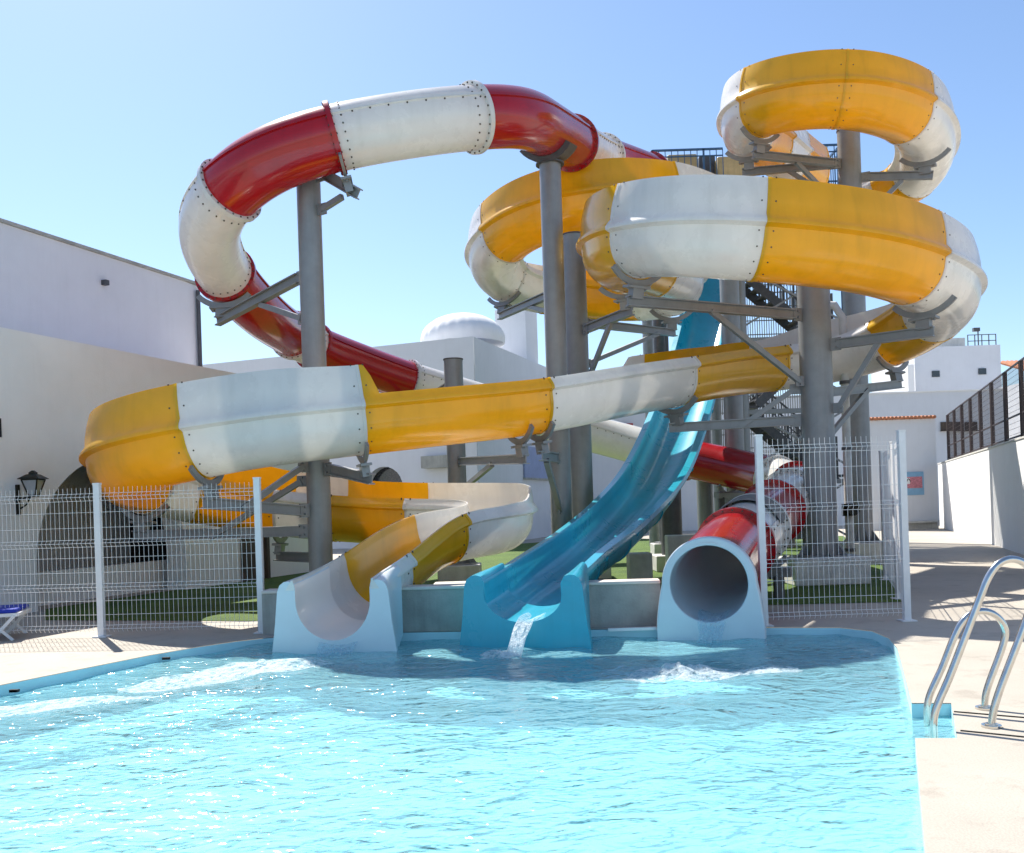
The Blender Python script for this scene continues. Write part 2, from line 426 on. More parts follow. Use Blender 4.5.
# ------------------------------------------------------------------ the yellow and white spiral slide
Y_, W_ = YEL, WHT
A = [  # x, z, D, wall left, wall right, colour of the section that starts here
 (808, 9.55, 22.6, .35, .35, Y_), (787, 9.45, 21.3, .35, .35, W_), (770, 9.35, 20.2, .3, .4, Y_),
 (748, 9.16, 18.9, .02, .46, W_), (759, 8.98, 17.3, .02, .46, Y_), (840, 8.78, 16.5, .02, .46, Y_),
 (908, 8.62, 17.0, .02, .46, W_), (928, 8.48, 18.3, .02, .46, None), (914, 8.34, 19.5, .02, .46, Y_),
 (875, 8.18, 20.3, .02, .46, W_), (800, 7.9, 20.4, .1, .3, Y_), (730, 7.62, 19.4, .3, .05, W_),
 (660, 7.38, 17.8, .46, .02, Y_), (600, 7.20, 17.1, .46, .02, None), (540, 7.02, 17.2, .46, .02, None),
 (505, 6.84, 17.9, .46, .02, W_), (492, 6.66, 18.8, .46, .02, None), (504, 6.46, 19.6, .46, .02, W_),
 (545, 6.28, 20.1, .46, .02, Y_), (600, 6.10, 20.1, .46, .02, None), (645, 5.96, 19.6, .46, .02, W_),
 (672, 5.86, 18.7, .46, .02, W_), (676, 5.78, 17.5, .46, .02, None), (650, 5.70, 16.3, .2, .2, Y_),
 (622, 5.58, 15.2, .02, .50, Y_), (614, 5.44, 14.0, .02, .50, None), (640, 5.26, 12.9, .02, .50, W_),
 (692, 5.10, 12.35, .02, .50, None), (757, 4.97, 12.2, .02, .50, Y_), (855, 4.84, 12.45, .02, .50, None),
 (910, 4.74, 13.0, .02, .50, W_), (945, 4.62, 14.0, .02, .50, None), (934, 4.50, 15.0, .02, .50, Y_),
 (886, 4.28, 16.2, .02, .50, W_), (835, 4.12, 16.7, .02, .50, None), (768, 3.96, 16.5, .02, .26, Y_),
 (725, 3.82, 15.8, .02, .20, None), (668, 3.54, 14.7, .02, .20, W_), (655, 3.49, 14.5, .02, .20, None), (645, 3.45, 14.35, .02, .02, None), (605, 3.30, 13.85, .02, .02, None),
 (531, 3.06, 13.2, .02, .02, Y_), (450, 2.92, 12.7, .02, .02, None), (374, 2.81, 12.33, .02, .02, None), (364, 2.80, 12.29, .42, .02, None), (355, 2.78, 12.25, .42, .02, W_),
 (268, 2.66, 11.9, .46, .02, None), (197, 2.52, 11.85, .46, .02, Y_), (140, 2.38, 12.25, .46, .02, None),
 (124, 2.25, 13.1, .46, .02, None), (146, 2.08, 14.0, .46, .02, W_), (195, 1.92, 14.6, .44, .02, Y_),
 (240, 1.78, 14.8, .40, .02, None), (286, 1.64, 14.8, .34, .02, W_), (336, 1.54, 14.7, .30, .02, Y_),
 (375, 1.48, 14.6, .28, .02, None), (420, 1.43, 14.45, .28, .02, W_), (465, 1.40, 14.2, .28, .02, None),
 (494, 1.37, 13.85, .28, .02, None), (503, 1.34, 13.35, .24, .02, None), (498, 1.31, 12.9, .05, .02, None), (474, 1.27, 12.5, .02, .02, None),
 (440, 1.22, 12.0, .02, .02, Y_), (406, 1.00, 11.3, .02, .02, None), (378, .77, 10.6, .02, .02, W_), (355, .655, 10.1, .02, .02, None),
 (342, .60, 9.8, .02, .02, None), (332, .575, 9.45, .02, .02, None),
]
# height of the outside wall: CCW turns (seen from above) keep the wall on the right, CW turns on the left
def fixwalls(ctrl):
    pts = [PZ(c[0], c[1], c[2]) for c in ctrl]; out = []
    for i, c in enumerate(ctrl):
        out.append(c)
    return out
pathA = Path(A)
slideA = thing('spiral_water_slide', PZ(380, -.1, 10.6), 'yellow and white spiral open water slide looping through the whole structure', 'water slide')

def sections(ctrl):
    js = [i for i, c in enumerate(ctrl) if c[5] is not None]
    return [(js[k], js[k+1] if k+1 < len(js) else len(ctrl)-1, ctrl[js[k]][5]) for k in range(len(js))]

for (u0, u1, m) in sections(A):
    i0, i1 = pathA.idx(u0), pathA.idx(u1)
    if i1-i0 < 2: continue
    mb = MB(); rings = []
    last = (u1 == len(A)-1)
    for i in range(i0, i1+1):
        pr, no = trough(pathA.hl[i], pathA.hr[i])
        kw = 1-.17*sst((pathA.u[i]-56)/7)
        rings.append([pathA.at(i, (q[0]*kw, q[1]*(1-.6*(1-kw)))) for q in pr])
    mb.strip(rings, cap=True)
    o = mb.build('flume_section', m, slideA)
    o['label'] = ('yellow' if m is YEL else 'white')+' curved flume section'
    # the bolted joint at the upstream end
    fl = MB()
    pr, no = trough(pathA.hl[i0], pathA.hr[i0]); outer = [(q[0]*(1-.17*sst((pathA.u[i0]-56)/7)), q[1]*(1-.10*sst((pathA.u[i0]-56)/7))) for q in pr[:no]]
    t, r, up = pathA.fr[i0]
    big = offs(outer, .010)
    for s0, s1 in ((-.022, .022),):
        ra = [pathA.at(i0, q)+t*s0 for q in outer]; rb = [pathA.at(i0, q)+t*s0 for q in big]
        rc = [pathA.at(i0, q)+t*s1 for q in big]; rd = [pathA.at(i0, q)+t*s1 for q in outer]
        fl.strip([ra, rb, rc, rd], closed=False, smooth=False)
    for sgn in (-1, 1):
        pp, nn = [], []
        ii = max(0, min(pathA.n-1, i0+sgn))
        pr2, _ = trough(pathA.hl[ii], pathA.hr[ii]); ou = [(q[0]*(1-.17*sst((pathA.u[i0]-56)/7)), q[1]*(1-.10*sst((pathA.u[i0]-56)/7))) for q in pr2[:no]]; bg = offs(ou, 1.0)
        pick = [0, 2]+list(range(8, no-8, 2))+[no-3, no-1]
        for k in pick:
            nv = (r*(bg[k][0]-ou[k][0])+up*(bg[k][1]-ou[k][1])).normalized()
            pp.append(pathA.at(ii, ou[k])-nv*.004+t*sgn*.0); nn.append(nv)
        bolts(fl, pp, nn)
    fl.build('joint_flange', [m, BOLT], o)

def exit_block(path, rt, straight, dep, lipw, base_z, length, mA, parent, mB=None, lip0=.09):
    """moulded end of an open slide: the trough inside a solid skirt that flares out towards the pool"""
    mb = MB(); rings = []
    n = path.n; k0 = n-int(length/.08)-1
    for i in range(k0, n):
        w = (i-k0)/(n-1-k0); e = w*w*(3-2*w)
        t, r, up = path.fr[i]
        r = Vector((r.x, r.y, 0)).normalized(); c = path.p[i]
        zb = (base_z-c.z); fl = .07+lipw*(.25+.75*e)
        sp = .09*e; rr = rt-.03; hgt = lip0
        flo = [(-rr*math.cos(math.pi*k/18), -straight-(dep-.03)*math.sin(math.pi*k/18)) for k in range(1, 18)]
        inner = [(-rr-.01, hgt-.03), (-rr, hgt-.08), (-rr, -straight)]+flo+[(rr, -straight), (rr, hgt-.08), (rr+.01, hgt-.03)]
        zlow = zb*(.80+.20*min(1, w*3))
        def lipside(sg):
            return [(sg*(rr+fl*.12), hgt-.008), (sg*(rr+fl*.35), hgt+.006), (sg*(rr+fl*.62), hgt), (sg*(rr+fl*.86), hgt-.035), (sg*(rr+fl), hgt-.11), (sg*(rr+fl+sp*.35), zlow*.45), (sg*(rr+fl+sp), zlow)]
        prof = inner+lipside(1)+lipside(-1)[::-1]
        rings.append([c+r*q[0]+Vector((0, 0, 1))*q[1] for q in prof])
    mb.strip(rings, cap=False)
    np_ = len(rings[0]); ni = 23
    for q in range(len(mb.f)):
        if q % np_ < ni-1: mb.m[q] = 1
    for ring, k in ((rings[0], k0), (rings[-1], n-1)):
        a = mb.add(ring); rr_ = path.fr[k][1]; c = path.p[k]
        pr2 = [Vector(((q-c).dot(rr_), q.z-c.z, 0)) for q in ring]
        for tri in tessellate_polygon([pr2]): mb.face([a+i for i in tri])
    return mb.build('exit_flare', [mA, mB or mA], parent, bevel=.018)
exit_block(pathA, RT*.83, DROP*.9, RT*.88, .125, -.2, .8, PALE, slideA, mat('white moulding', (.88, .84, .78), .3, var=.04, scale=2, coat=.3))

# ------------------------------------------------------------------ the blue chute
B = [(721, 9.15, 25.4, .05, .05, BLU), (718, 8.9, 24.6, .05, .05, None), (711, 6.75, 22.9, .05, .05, None), (697, 4.75, 21.0, .05, .05, None),
     (680, 3.25, 19.0, .05, .05, None), (656, 1.98, 16.6, .05, .05, None), (630, 1.38, 14.6, .05, .05, None), (597, .98, 12.7, .05, .05, None),
     (563, .74, 11.2, .05, .05, None), (543, .63, 10.2, .05, .05, None), (522, .55, 9.4, .05, .05, None)]
pathB = Path(B, sigma=.3)
slideB = thing('chute_water_slide', PZ(540, -.1, 10.0), 'straight blue open chute dropping steeply between the grey columns into the pool', 'water slide')
def chute(r=.52, t=.03):
    half = [(-.68, -.02), (-.66, .045), (-r, .06), (-r, -.08)]
    outer = [(-.68, -.02), (-.66, -.05), (-r-.03, -.06), (-r-.03, -.10)]
    bot = [(-r*math.cos(math.pi*k/14), -.10-.34*math.sin(math.pi*k/14)) for k in range(0, 15)]
    botO = [(-(r+.03)*math.cos(math.pi*k/14), -.13-.34*math.sin(math.pi*k/14)) for k in range(0, 15)]
    inn = [(-.66, .045), (-r-.02, .06), (-r, .03)]+bot+[(r, .03), (r+.02, .06), (.66, .045)]
    out = [(.68, -.02), (.66, -.06), (r+.04, -.06)]+botO[::-1]+[(-r-.04, -.06), (-.66, -.06), (-.68, -.02)]
    return inn+out
prB = chute()
kB = lambda i: 1-.20*sst((pathB.u[i]-4.5)/4)
cuts = [0, 2, 3, 4, 5, 6, 7, 8, 10]
for a, b in zip(cuts, cuts[1:]):
    i0, i1 = pathB.idx(a), pathB.idx(b)
    mb = MB(); mb.strip([[pathB.at(i, (q[0]*kB(i), q[1])) for q in prB] for i in range(i0, i1+1)], cap=True)
    o = mb.build('chute_section', BLU, slideB)
    fl = MB(); t = pathB.fr[i0][0]
    out = [(q[0]*kB(i0), q[1]) for q in prB[21:]]; bg = [(q[0]*1.03, q[1]*1.05-.006) for q in out]
    fl.strip([[pathB.at(i0, q)-t*.03 for q in out], [pathB.at(i0, q)-t*.03 for q in bg], [pathB.at(i0, q)+t*.03 for q in bg], [pathB.at(i0, q)+t*.03 for q in out]], closed=False, smooth=False)
    fl.build('joint_flange', BLU, o)
exit_block(pathB, .46, .08, .33, .145, -.2, .85, BLU, slideB, None, .11)

# ------------------------------------------------------------------ the red and white tube
Rd = RED
T = [(692, 8.95, 22.4, 0, 0, Rd), (650, 8.85, 20.6, 0, 0, Rd), (602, 8.62, 18.9, 0, 0, W_), (572, 8.35, 17.4, 0, 0, Rd), (544, 8.0, 15.8, 0, 0, None),
     (520, 7.68, 14.6, 0, 0, None), (474, 7.38, 13.85, 0, 0, W_), (410, 7.15, 13.5, 0, 0, None), (336, 6.95, 13.4, 0, 0, Rd),
     (274, 6.66, 13.3, 0, 0, None), (226, 6.28, 13.6, 0, 0, W_), (207, 5.92, 14.4, 0, 0, None), (224, 5.58, 15.6, 0, 0, Rd),
     (258, 5.24, 17.0, 0, 0, None), (293, 4.98, 18.2, 0, 0, W_), (312, 4.86, 18.8, 0, 0, Rd), (350, 4.66, 19.6, 0, 0, None), (408, 4.33, 20.7, 0, 0, W_),
     (470, 3.98, 21.6, 0, 0, None), (540, 3.46, 22.0, 0, 0, W_), (620, 2.86, 21.8, 0, 0, None), (690, 2.32, 20.7, 0, 0, Rd), (738, 2.02, 19.9, 0, 0, None),
     (778, 1.75, 18.8, 0, 0, W_), (797, 1.56, 17.2, 0, 0, Rd), (790, 1.38, 15.4, 0, 0, W_), (772, 1.16, 13.7, 0, 0, Rd), (754, .96, 12.4, 0, 0, W_),
     (735, .78, 11.3, 0, 0, Rd), (716, .60, 10.2, 0, 0, None), (709, .50, 9.55, 0, 0, None)]
T = [(c[0], 1.4+(c[1]-1.4)*.945, c[2]*.945)+c[3:] if 3 <= k <= 13 else c for k, c in enumerate(T)]
pathT = Path(T, sigma=.4)
slideT = thing('tube_water_slide', PZ(715, -.1, 10.2), 'closed red and white tube slide ending in a round pipe mouth at the pool', 'water slide')
RTU = .445
for (u0, u1, m) in sections(T):
    i0, i1 = pathT.idx(u0), pathT.idx(u1)
    mb = MB(); pr = pipe(RTU, 40)
    mb.strip([[pathT.at(i, q) for q in pr] for i in range(i0, i1+1)])
    if u0 >= 26: mb.strip([[pathT.at(i, (q[0]*.94, q[1]*.94)) for q in pr] for i in range(i0, i1+1)], mi=1)
    # lengthwise seam between the two half shells
    for sgn in (-1, 1):
        for i in range(i0, i1):
            a0 = R_(24) if sgn > 0 else math.pi-R_(24)
            q0 = [(RTU*math.cos(a0+e), RTU*math.sin(a0+e)) for e in (-.05, .05)]
            q1 = [((RTU+.022)*math.cos(a0+e), (RTU+.022)*math.sin(a0+e)) for e in (-.05, .05)]
            r0 = [pathT.at(i, q) for q in (q0[0], q1[0], q1[1], q0[1])]; r1 = [pathT.at(i+1, q) for q in (q0[0], q1[0], q1[1], q0[1])]
            mb.strip([r0, r1], closed=False, smooth=False)
            if i % 3 == 0 and i+1 < i1 and m is WHT:
                t, r, up = pathT.fr[i]
                a1 = a0-sgn*.10; nv = r*math.cos(a1)+up*math.sin(a1)
                mb.cyl(pathT.at(i, (RTU*math.cos(a1), RTU*math.sin(a1))), pathT.at(i, (RTU*math.cos(a1), RTU*math.sin(a1)))+nv*.012, .0125, seg=6, mi=2, smooth=False)
    o = mb.build('tube_section', [m, PALE, BOLT], slideT)
    o['label'] = ('red' if m is RED else 'white')+' tube section'
    fl = MB(); t, r, up = pathT.fr[i0]; s0, s1 = -.035, .035
    prf = pipe(RTU+.058, 40)
    fl.strip([[pathT.at(i0, q)+t*s0 for q in pr], [pathT.at(i0, q)+t*s0 for q in prf], [pathT.at(i0, q)+t*s1 for q in prf], [pathT.at(i0, q)+t*s1 for q in pr]], smooth=False)
    for sgn in (-1, 1):
        for k in range(24):
            a = 2*math.pi*k/24
            p = pathT.at(i0, ((RTU+.03)*math.cos(a), (RTU+.03)*math.sin(a)))+t*sgn*.035
            fl.cyl(p, p+t*sgn*.012, .013, seg=6, mi=1, smooth=False)
            if (m is RED) == (sgn > 0): continue
            ii = max(0, min(pathT.n-1, i0+sgn*2))
            nv = r*math.cos(a)+up*math.sin(a)
            p = pathT.at(ii, (RTU*math.cos(a), RTU*math.sin(a)))
            fl.cyl(p, p+nv*.012, .0125, seg=6, mi=1, smooth=False)
    fl.build('joint_flange', [m, BOLT], o)
# pipe mouth: ring above, block below
def pipe_mouth():
    mb = MB(); c = pathT.p[-1]; t, r, up = pathT.fr[-1]
    r = Vector((r.x, r.y, 0)).normalized(); up = Vector((0, 0, 1)); f = Vector((t.x, t.y, 0)).normalized()
    n = 72; zb = -.2-c.z
    def outline(a):
        ca, sa = math.cos(a), math.sin(a)
        if sa >= 0: return (.495*ca, .495*sa)
        w = .495+.07*min(1, -sa*1.6)
        # ray to the block outline
        k = min(w/abs(ca) if abs(ca) > 1e-6 else 1e9, zb/sa)
        return (ca*k, sa*k)
    def loop(fn, d): return [c+r*q[0]+up*q[1]+f*d for q in [fn(2*math.pi*k/n) for k in range(n)]]
    inner = lambda a: (.405*math.cos(a), .405*math.sin(a))
    mb.strip([loop(inner, -.35), loop(inner, .06), loop(lambda a: (outline(a)[0]*.99, outline(a)[1]*.99), .06), loop(outline, .03), loop(outline, -.14), loop(lambda a: (.445*math.cos(a), .445*math.sin(a)), -.14)], smooth=False)
    return mb.build('pipe_mouth', PALE, slideT, bevel=.012)
pipe_mouth()
# dark grey wrap where the tube hangs in its saddle
i0 = pathT.idx(27.05); mbw = MB()
mbw.strip([[pathT.at(i, q) for q in pipe(RTU+.04+(.02 if k in (0, 5) else 0), 40)][2:18] for k, i in enumerate(range(i0, i0+7))], closed=False)
mbw.build('saddle_wrap', RUBBER, slideT)

# ------------------------------------------------------------------ ground, pool and water
pool_px = [(275, 637), (385, 632.5), (520, 630.5), (650, 628.5), (760, 627.5), (840, 627.5), (872, 631), (889, 638), (897, 648), (901, 662), (911.5, 703)]
pool = [G(*p) for p in pool_px]
nA, nB = G(951, 703), G(957, 738); nC = G(915, 738)
pool += [nA, nB, nC]
e_dir = (G(925, 853)-nC).normalized()
pool += [G(925, 853), nC+e_dir*7.0]
l0 = G(0, 685); ld = (l0-G(150, 655)).normalized()
pool += [Vector((l0.x+ld.x*9, l0.y+ld.y*9-1.0, 0)), l0, G(75, 670), G(150, 655), G(200, 646.5), G(238, 641)]
pool2 = [(p.x, p.y) for p in pool]
WZ = -.09
gd = MB()
BIG = [(-260, -60), (260, -60), (260, 420), (-260, 420)]
gd.poly([BIG, pool2], lambda x, y: Vector((x, y, 0)))
struct(gd.build('pool_deck', DECK, origin=(0, 0, 0)))
bs = MB()
a = bs.add([(x, y, -.005) for x, y in pool2]); b = bs.add([(x, y, -.44) for x, y in pool2]); n = len(pool2)
for k in range(n): bs.face((a+k, a+(k+1) % n, b+(k+1) % n, b+k), 1)
bs.poly([pool2], lambda x, y: Vector((x, y, -.44)), 0)
struct(bs.build('pool_basin', [BASIN, RIMB], origin=(0, 0, 0)))
# water surface: real waves on a grid, trimmed to the pool
def inside(x, y, poly):
    c = False; j = len(poly)-1
    for i in range(len(poly)):
        xi, yi = poly[i]; xj, yj = poly[j]
        if (yi > y) != (yj > y) and x < (xj-xi)*(y-yi)/(yj-yi)+xi: c = not c
        j = i
    return c
JETS = [(G(293, 662, WZ), .055), (G(505, 652, WZ), .05), (G(690, 674, WZ), .06)]
def wave(x, y):
    h = .030*noise.noise(Vector((x*.9, y*1.2, 1.7)))+.017*noise.noise(Vector((x*2.3+3, y*3.0, 4.1)))+.008*noise.noise(Vector((x*5.5, y*7+2, 9.3)))
    for c, a in JETS:
        d = math.hypot(x-c.x, y-c.y)
        h += a*.7*math.exp(-d*1.4)*math.sin(d*11)*.6
    return h
wt = MB()
gs = .06; xs0, xs1, ys0, ys1 = -10.5, 4.2, -2.6, 10.6
nx, ny = int((xs1-xs0)/gs), int((ys1-ys0)/gs)
vid = {}
def vg(i, j):
    if (i, j) not in vid:
        x, y = xs0+i*gs, ys0+j*gs
        vid[(i, j)] = wt.add([(x, y, WZ+wave(x, y))])
    return vid[(i, j)]
for j in range(ny):
    for i in range(nx):
        x, y = xs0+(i+.5)*gs, ys0+(j+.5)*gs
        if any(inside(x+dx, y+dy, pool2) for dx in (-.1, .1) for dy in (-.1, .1)) :
            wt.face((vg(i, j), vg(i+1, j), vg(i+1, j+1), vg(i, j+1)), 0, True)
struct(wt.build('pool_water', WATER, origin=(0, 0, 0), fix=False))
# turf
tf = MB()
tp = [G(66, 613), G(262, 606), G(760, 607), G(897, 604)]
tp = [(p.x, p.y) for p in tp]
tpoly = tp+[(9.3, 15.0), (11.2, 22.0), (12.8, 30.0), (-3.2, 33.0), (-8.0, 14.5)]
tpoly = [(-6.6, 12.6), (-3.4, 11.7), (2.9, 11.6), (4.95, 11.45), (6.55, 15.6), (11.0, 30.0), (2, 34), (-2.0, 30.0), (-7.4, 14.2)]
tf.poly([tpoly], lambda x, y: Vector((x, y, .006)))
struct(tf.build('artificial_turf', TURF, origin=(0, 0, 0)))

# low concrete wall behind the slide ends
def wall_run(pts, th, z0, z1, name, m, cap=None, **kw):
    mb = MB()
    for p, q in zip(pts, pts[1:]):
        p, q = Vector((p[0], p[1], 0)), Vector((q[0], q[1], 0)); d = (q-p).normalized(); s = Vector((-d.y, d.x, 0))
        c = (p+q)/2+s*th/2
        mb.box(c+Vector((0, 0, (z0+z1)/2)), ((q-p).length, th, z1-z0), 0, (d, s, Vector((0, 0, 1))))
    return mb
a, b = G(262, 635.5), G(655, 626.5)
a.y += .04; b.y += .04
t = thing('low_concrete_wall', (a+b)/2, 'low grey concrete wall between the slide ends along the pool edge', 'wall')
def onwall(x):
    w = (x-262)/(655-262); return a.lerp(b, w)
for xa, xb in ((262, 279), (381, 470), (584, 662)):
    p, q = onwall(xa), onwall(xb)
    wm = wall_run([(p.x, p.y), (q.x, q.y)], .22, -.3, .47, '', CONC); wm.build('wall_face', CONC, t)
    wm = wall_run([(p.x, p.y-.02), (q.x, q.y-.02)], .27, .472, .51, '', COPE); wm.build('coping', COPE, t, bevel=.01)
lm = MB(); p, q = G(608, 630), G(656, 628.5); lm.bar(p+Vector((0, -.02, .005)), q+Vector((0, -.02, .005)), .05, .03); lm.build('pipe_cover', SIGNW, t)

# ------------------------------------------------------------------ support columns
PROJ = []
def sat(path, u, off=-.75): i = path.idx(u); return path.at(i, (0, off))
def column(x0, y0, x1, D, dia, ztop=None, label='', ped=None, arms=(), cap=True, baseplate=True, m=STEEL, zb=None):
    base = PZ(x1, 0.0, D)
    top = P(x0, y0, D) if ztop is None else PZ(x0, ztop, D)
    base.x = (base.x+top.x)/2; top.x = base.x
    z0 = zb if zb is not None else (.0 if ped is None else ped[2])
    t = thing('support_column', base, label, 'column', 'steel columns holding up the slides')
    mb = MB(); mb.cyl((base.x, D, z0), top, dia/2, seg=28)
    mb.build('pole', m, t)
    mb = MB(); mb.cyl(top+Vector((0, 0, .001)), top+Vector((0, 0, .022)), dia/2+.012, seg=28); mb.build('cap_plate', STEELD, t)
    if baseplate:
        mb = MB(); mb.cyl((base.x, D, z0+.001), (base.x, D, z0+.03), dia/2+.16, seg=8, smooth=False)
        for k in range(8):
            an = 2*math.pi*k/8; d = Vector((math.cos(an), math.sin(an), 0))
            c0 = Vector((base.x, D, z0+.03)); rr = dia/2
            aa = mb.add([c0+d*(rr-.01)-d.cross(Vector((0, 0, 1)))*.008, c0+d*(rr+.14)-d.cross(Vector((0, 0, 1)))*.008, c0+d*(rr-.01)+Vector((0, 0, .22))-d.cross(Vector((0, 0, 1)))*.008,
                         c0+d*(rr-.01)+d.cross(Vector((0, 0, 1)))*.008, c0+d*(rr+.14)+d.cross(Vector((0, 0, 1)))*.008, c0+d*(rr-.01)+Vector((0, 0, .22))+d.cross(Vector((0, 0, 1)))*.008])
            for q in ((0, 1, 2), (3, 5, 4), (0, 3, 4, 1), (1, 4, 5, 2), (2, 5, 3, 0)): mb.face([aa+i for i in q])
        mb.build('base_plate', STEEL, t)
    if ped:
        mb = MB(); mb.box((base.x+ped[3] if len(ped) > 3 else base.x, D, ped[2]/2), (ped[0], ped[1], ped[2]-.002)); mb.build('footing', PED, t, bevel=.02)
    for arm in arms:
        kind, p, q = arm[0], arm[1], arm[2]
        mb = MB()
        c = Vector((base.x, D, 0))
        def hook(v):                              # start of a bar on the face of the pole
            if isinstance(v, (int, float)):
                return None
            return Vector(v)
        pz, tip = p, Vector(q)
        st = Vector((base.x, D, pz)); d = Vector((tip.x-st.x, tip.y-st.y, 0)); d = d.normalized() if d.length > .01 else Vector((1, 0, 0))
        st = st+d*(dia/2-.01)
        w, h = (.11, .15) if kind == 'arm' else (.085, .10)
        if len(arm) > 3: w, h = arm[3]
        if kind == 'arm': mb.ibeam(st+d*.14, tip, w, h)
        else: mb.bar(st+d*.10, tip, w*.8, h*.8)
        # lug and pin at the pole
        mb.box(st+d*.06, (.22, .03, .20 if kind == 'arm' else .16), 0, (d, d.cross(Vector((0, 0, 1))), Vector((0, 0, 1))))
        s = d.cross(Vector((0, 0, 1)))
        for e in (.05, -.05): mb.cyl(st+d*.09+s*-.04+Vector((0, 0, e)), st+d*.09+s*.04+Vector((0, 0, e)), .018, seg=6, smooth=False)
        mb.build('bracket_arm' if kind == 'arm' else 'brace', m, t)
    return t, base, top
def cradle(parent, path, u, tube=False, rad=None, m=STEEL):
    i = path.idx(u); t, r, up = path.fr[i]
    rr = rad or (RTU+.085 if tube else RT+.035); off = 0 if tube else -DROP
    mb = MB()
    rings = []
    for k in range(13):
        a = R_(222+96*k/12)
        q0 = (rr*math.cos(a), off+rr*math.sin(a)); q1 = ((rr+.085)*math.cos(a), off+(rr+.085)*math.sin(a))
        rings.append([path.at(i, q0)-t*.02, path.at(i, q1)-t*.02, path.at(i, q1)+t*.02, path.at(i, q0)+t*.02])
    mb.strip(rings, cap=True, smooth=False)
    c = path.at(i, (0, off-rr-.09))
    mb.box(c-up*.01, (.40, .15, .035), 0, (r, t, up)); mb.box(c-up*.09, (.20, .11, .17), 0, (r, t, up))
    for e in (-.15, .15): mb.cyl(c-up*.05+r*e, c+up*.03+r*e, .018, seg=6, smooth=False)
    mb.build('cradle', m, parent)
    return c-up*.14
def tip(path, u, tube=False, rad=None):
    i = path.idx(u); t, r, up = path.fr[i]
    rr = rad or (RTU+.085 if tube else RT+.035); off = 0 if tube else -DROP
    return path.at(i, (0, off-rr-.30))
def armpair(path, u, tube, zc, dz, frac=.75, low=True):
    """arm at height zc and a brace from dz lower to a point along the arm"""
    q = tip(path, u, tube)
    return q
def mk(base_x, D, specs):
    out = []
    for (path, u, tube, z_arm, z_brace, fr) in specs:
        q = tip(path, u, tube); c = Vector((base_x, D, z_arm))
        over = Vector((q.x-c.x, q.y-c.y, 0)); over = over.normalized()*.14 if over.length > .3 else over
        out.append(('arm', z_arm, q+over))
        if z_brace is not None:
            out.append(('brace', z_brace, c.lerp(q, fr)-Vector((0, 0, .06))))
    return out
def col_x(x0, y0, x1, D, ztop=None):
    b = PZ(x1, 0, D); t = P(x0, y0, D) if ztop is None else PZ(x0, ztop, D)
    return (b.x+t.x)/2
def make_column(x0, y0, x1, D, dia, label, specs, ped=None, **kw):
    bx = col_x(x0, y0, x1, D)
    t, b, tp = column(x0, y0, x1, D, dia, label=label, ped=ped, arms=mk(bx, D, specs), **kw)
    for s in specs: cradle(t, s[0], s[1], s[2])
    return t, b, tp
# front left column
make_column(308.5, 173, 322, 13.1, .345, 'grey column nearest the left fence, holding the red and white tube and the low yellow bend',
            [(pathT, 8, True, 6.25, 5.75, .8), (pathT, 12, True, 4.85, 4.25, .55), (pathA, 45, False, 2.0, None, .7),
             (pathA, 47, False, 1.42, 2.05, .75), (pathA, 50, False, 1.12, 1.85, .6), (pathA, 53, False, .72, None, .6)], ped=(.9, .9, .25))
# column carrying the right bend of the red tube
def column_at(p, dia, ztop, label, specs=(), ped=None, zb=None, m=STEEL, **kw):
    """same, placed by its foot"""
    D = p.y
    # pixel x that lands on this foot
    x = PX+(p.x/D*CR-0*SR)*F
    base = Vector((p.x, D, 0))
    global PZ_, P_
    t = thing('support_column', base, label, 'column', 'steel columns holding up the slides')
    z0 = 0 if ped is None else ped[2]
    mb = MB(); mb.cyl((p.x, D, z0), (p.x, D, ztop), dia/2, seg=28); mb.build('pole', m, t)
    mb = MB(); mb.cyl((p.x, D, ztop+.001), (p.x, D, ztop+.025), dia/2+.06, seg=28); mb.build('cap_plate', STEELD, t)
    mb = MB(); mb.cyl((p.x, D, z0+.001), (p.x, D, z0+.03), dia/2+.15, seg=8, smooth=False); mb.build('base_plate', STEEL, t)
    if ped:
        mb = MB(); mb.box((p.x, D, ped[2]/2), (ped[0], ped[1], ped[2]-.002)); mb.build('footing', PED, t, bevel=.02)
    for (path, u, tube, z_arm, z_brace, fr) in specs:
        q = tip(path, u, tube); c = Vector((p.x, D, z_arm)); d = Vector((q.x-c.x, q.y-c.y, 0)); L = d.length; d = d/L if L > .01 else Vector((1, 0, 0))
        over = d*min(.14, L)
        mb = MB(); st = c+d*(dia/2-.01); mb.ibeam(st+d*.14, q+over, .11, .15)
        mb.box(st+d*.06, (.22, .03, .2), 0, (d, d.cross(Vector((0, 0, 1))), Vector((0, 0, 1)))); mb.build('bracket_arm', m, t)
        if z_brace is not None:
            mb = MB(); sb = Vector((p.x, D, z_brace))+d*(dia/2-.01); mb.bar(sb+d*.05, c.lerp(q, fr)-Vector((0, 0, .06)), .08, .09)
            mb.box(sb+d*.05, (.16, .03, .16), 0, (d, d.cross(Vector((0, 0, 1))), Vector((0, 0, 1)))); mb.build('brace', m, t)
        cradle(t, path, u, tube)
    return t
i = pathT.idx(3.9); q = pathT.at(i, (0, -RTU-.09))
tc2 = column_at(Vector((q.x, q.y, 0)), .36, q.z-.04, 'tall grey column whose top carries the last red bend of the tube slide',
          [(pathA, 41, False, 2.15, 1.3, .85)], ped=(.9, .9, .3))
mb = MB(); tt, rr, uu = pathT.fr[i]
rings = []
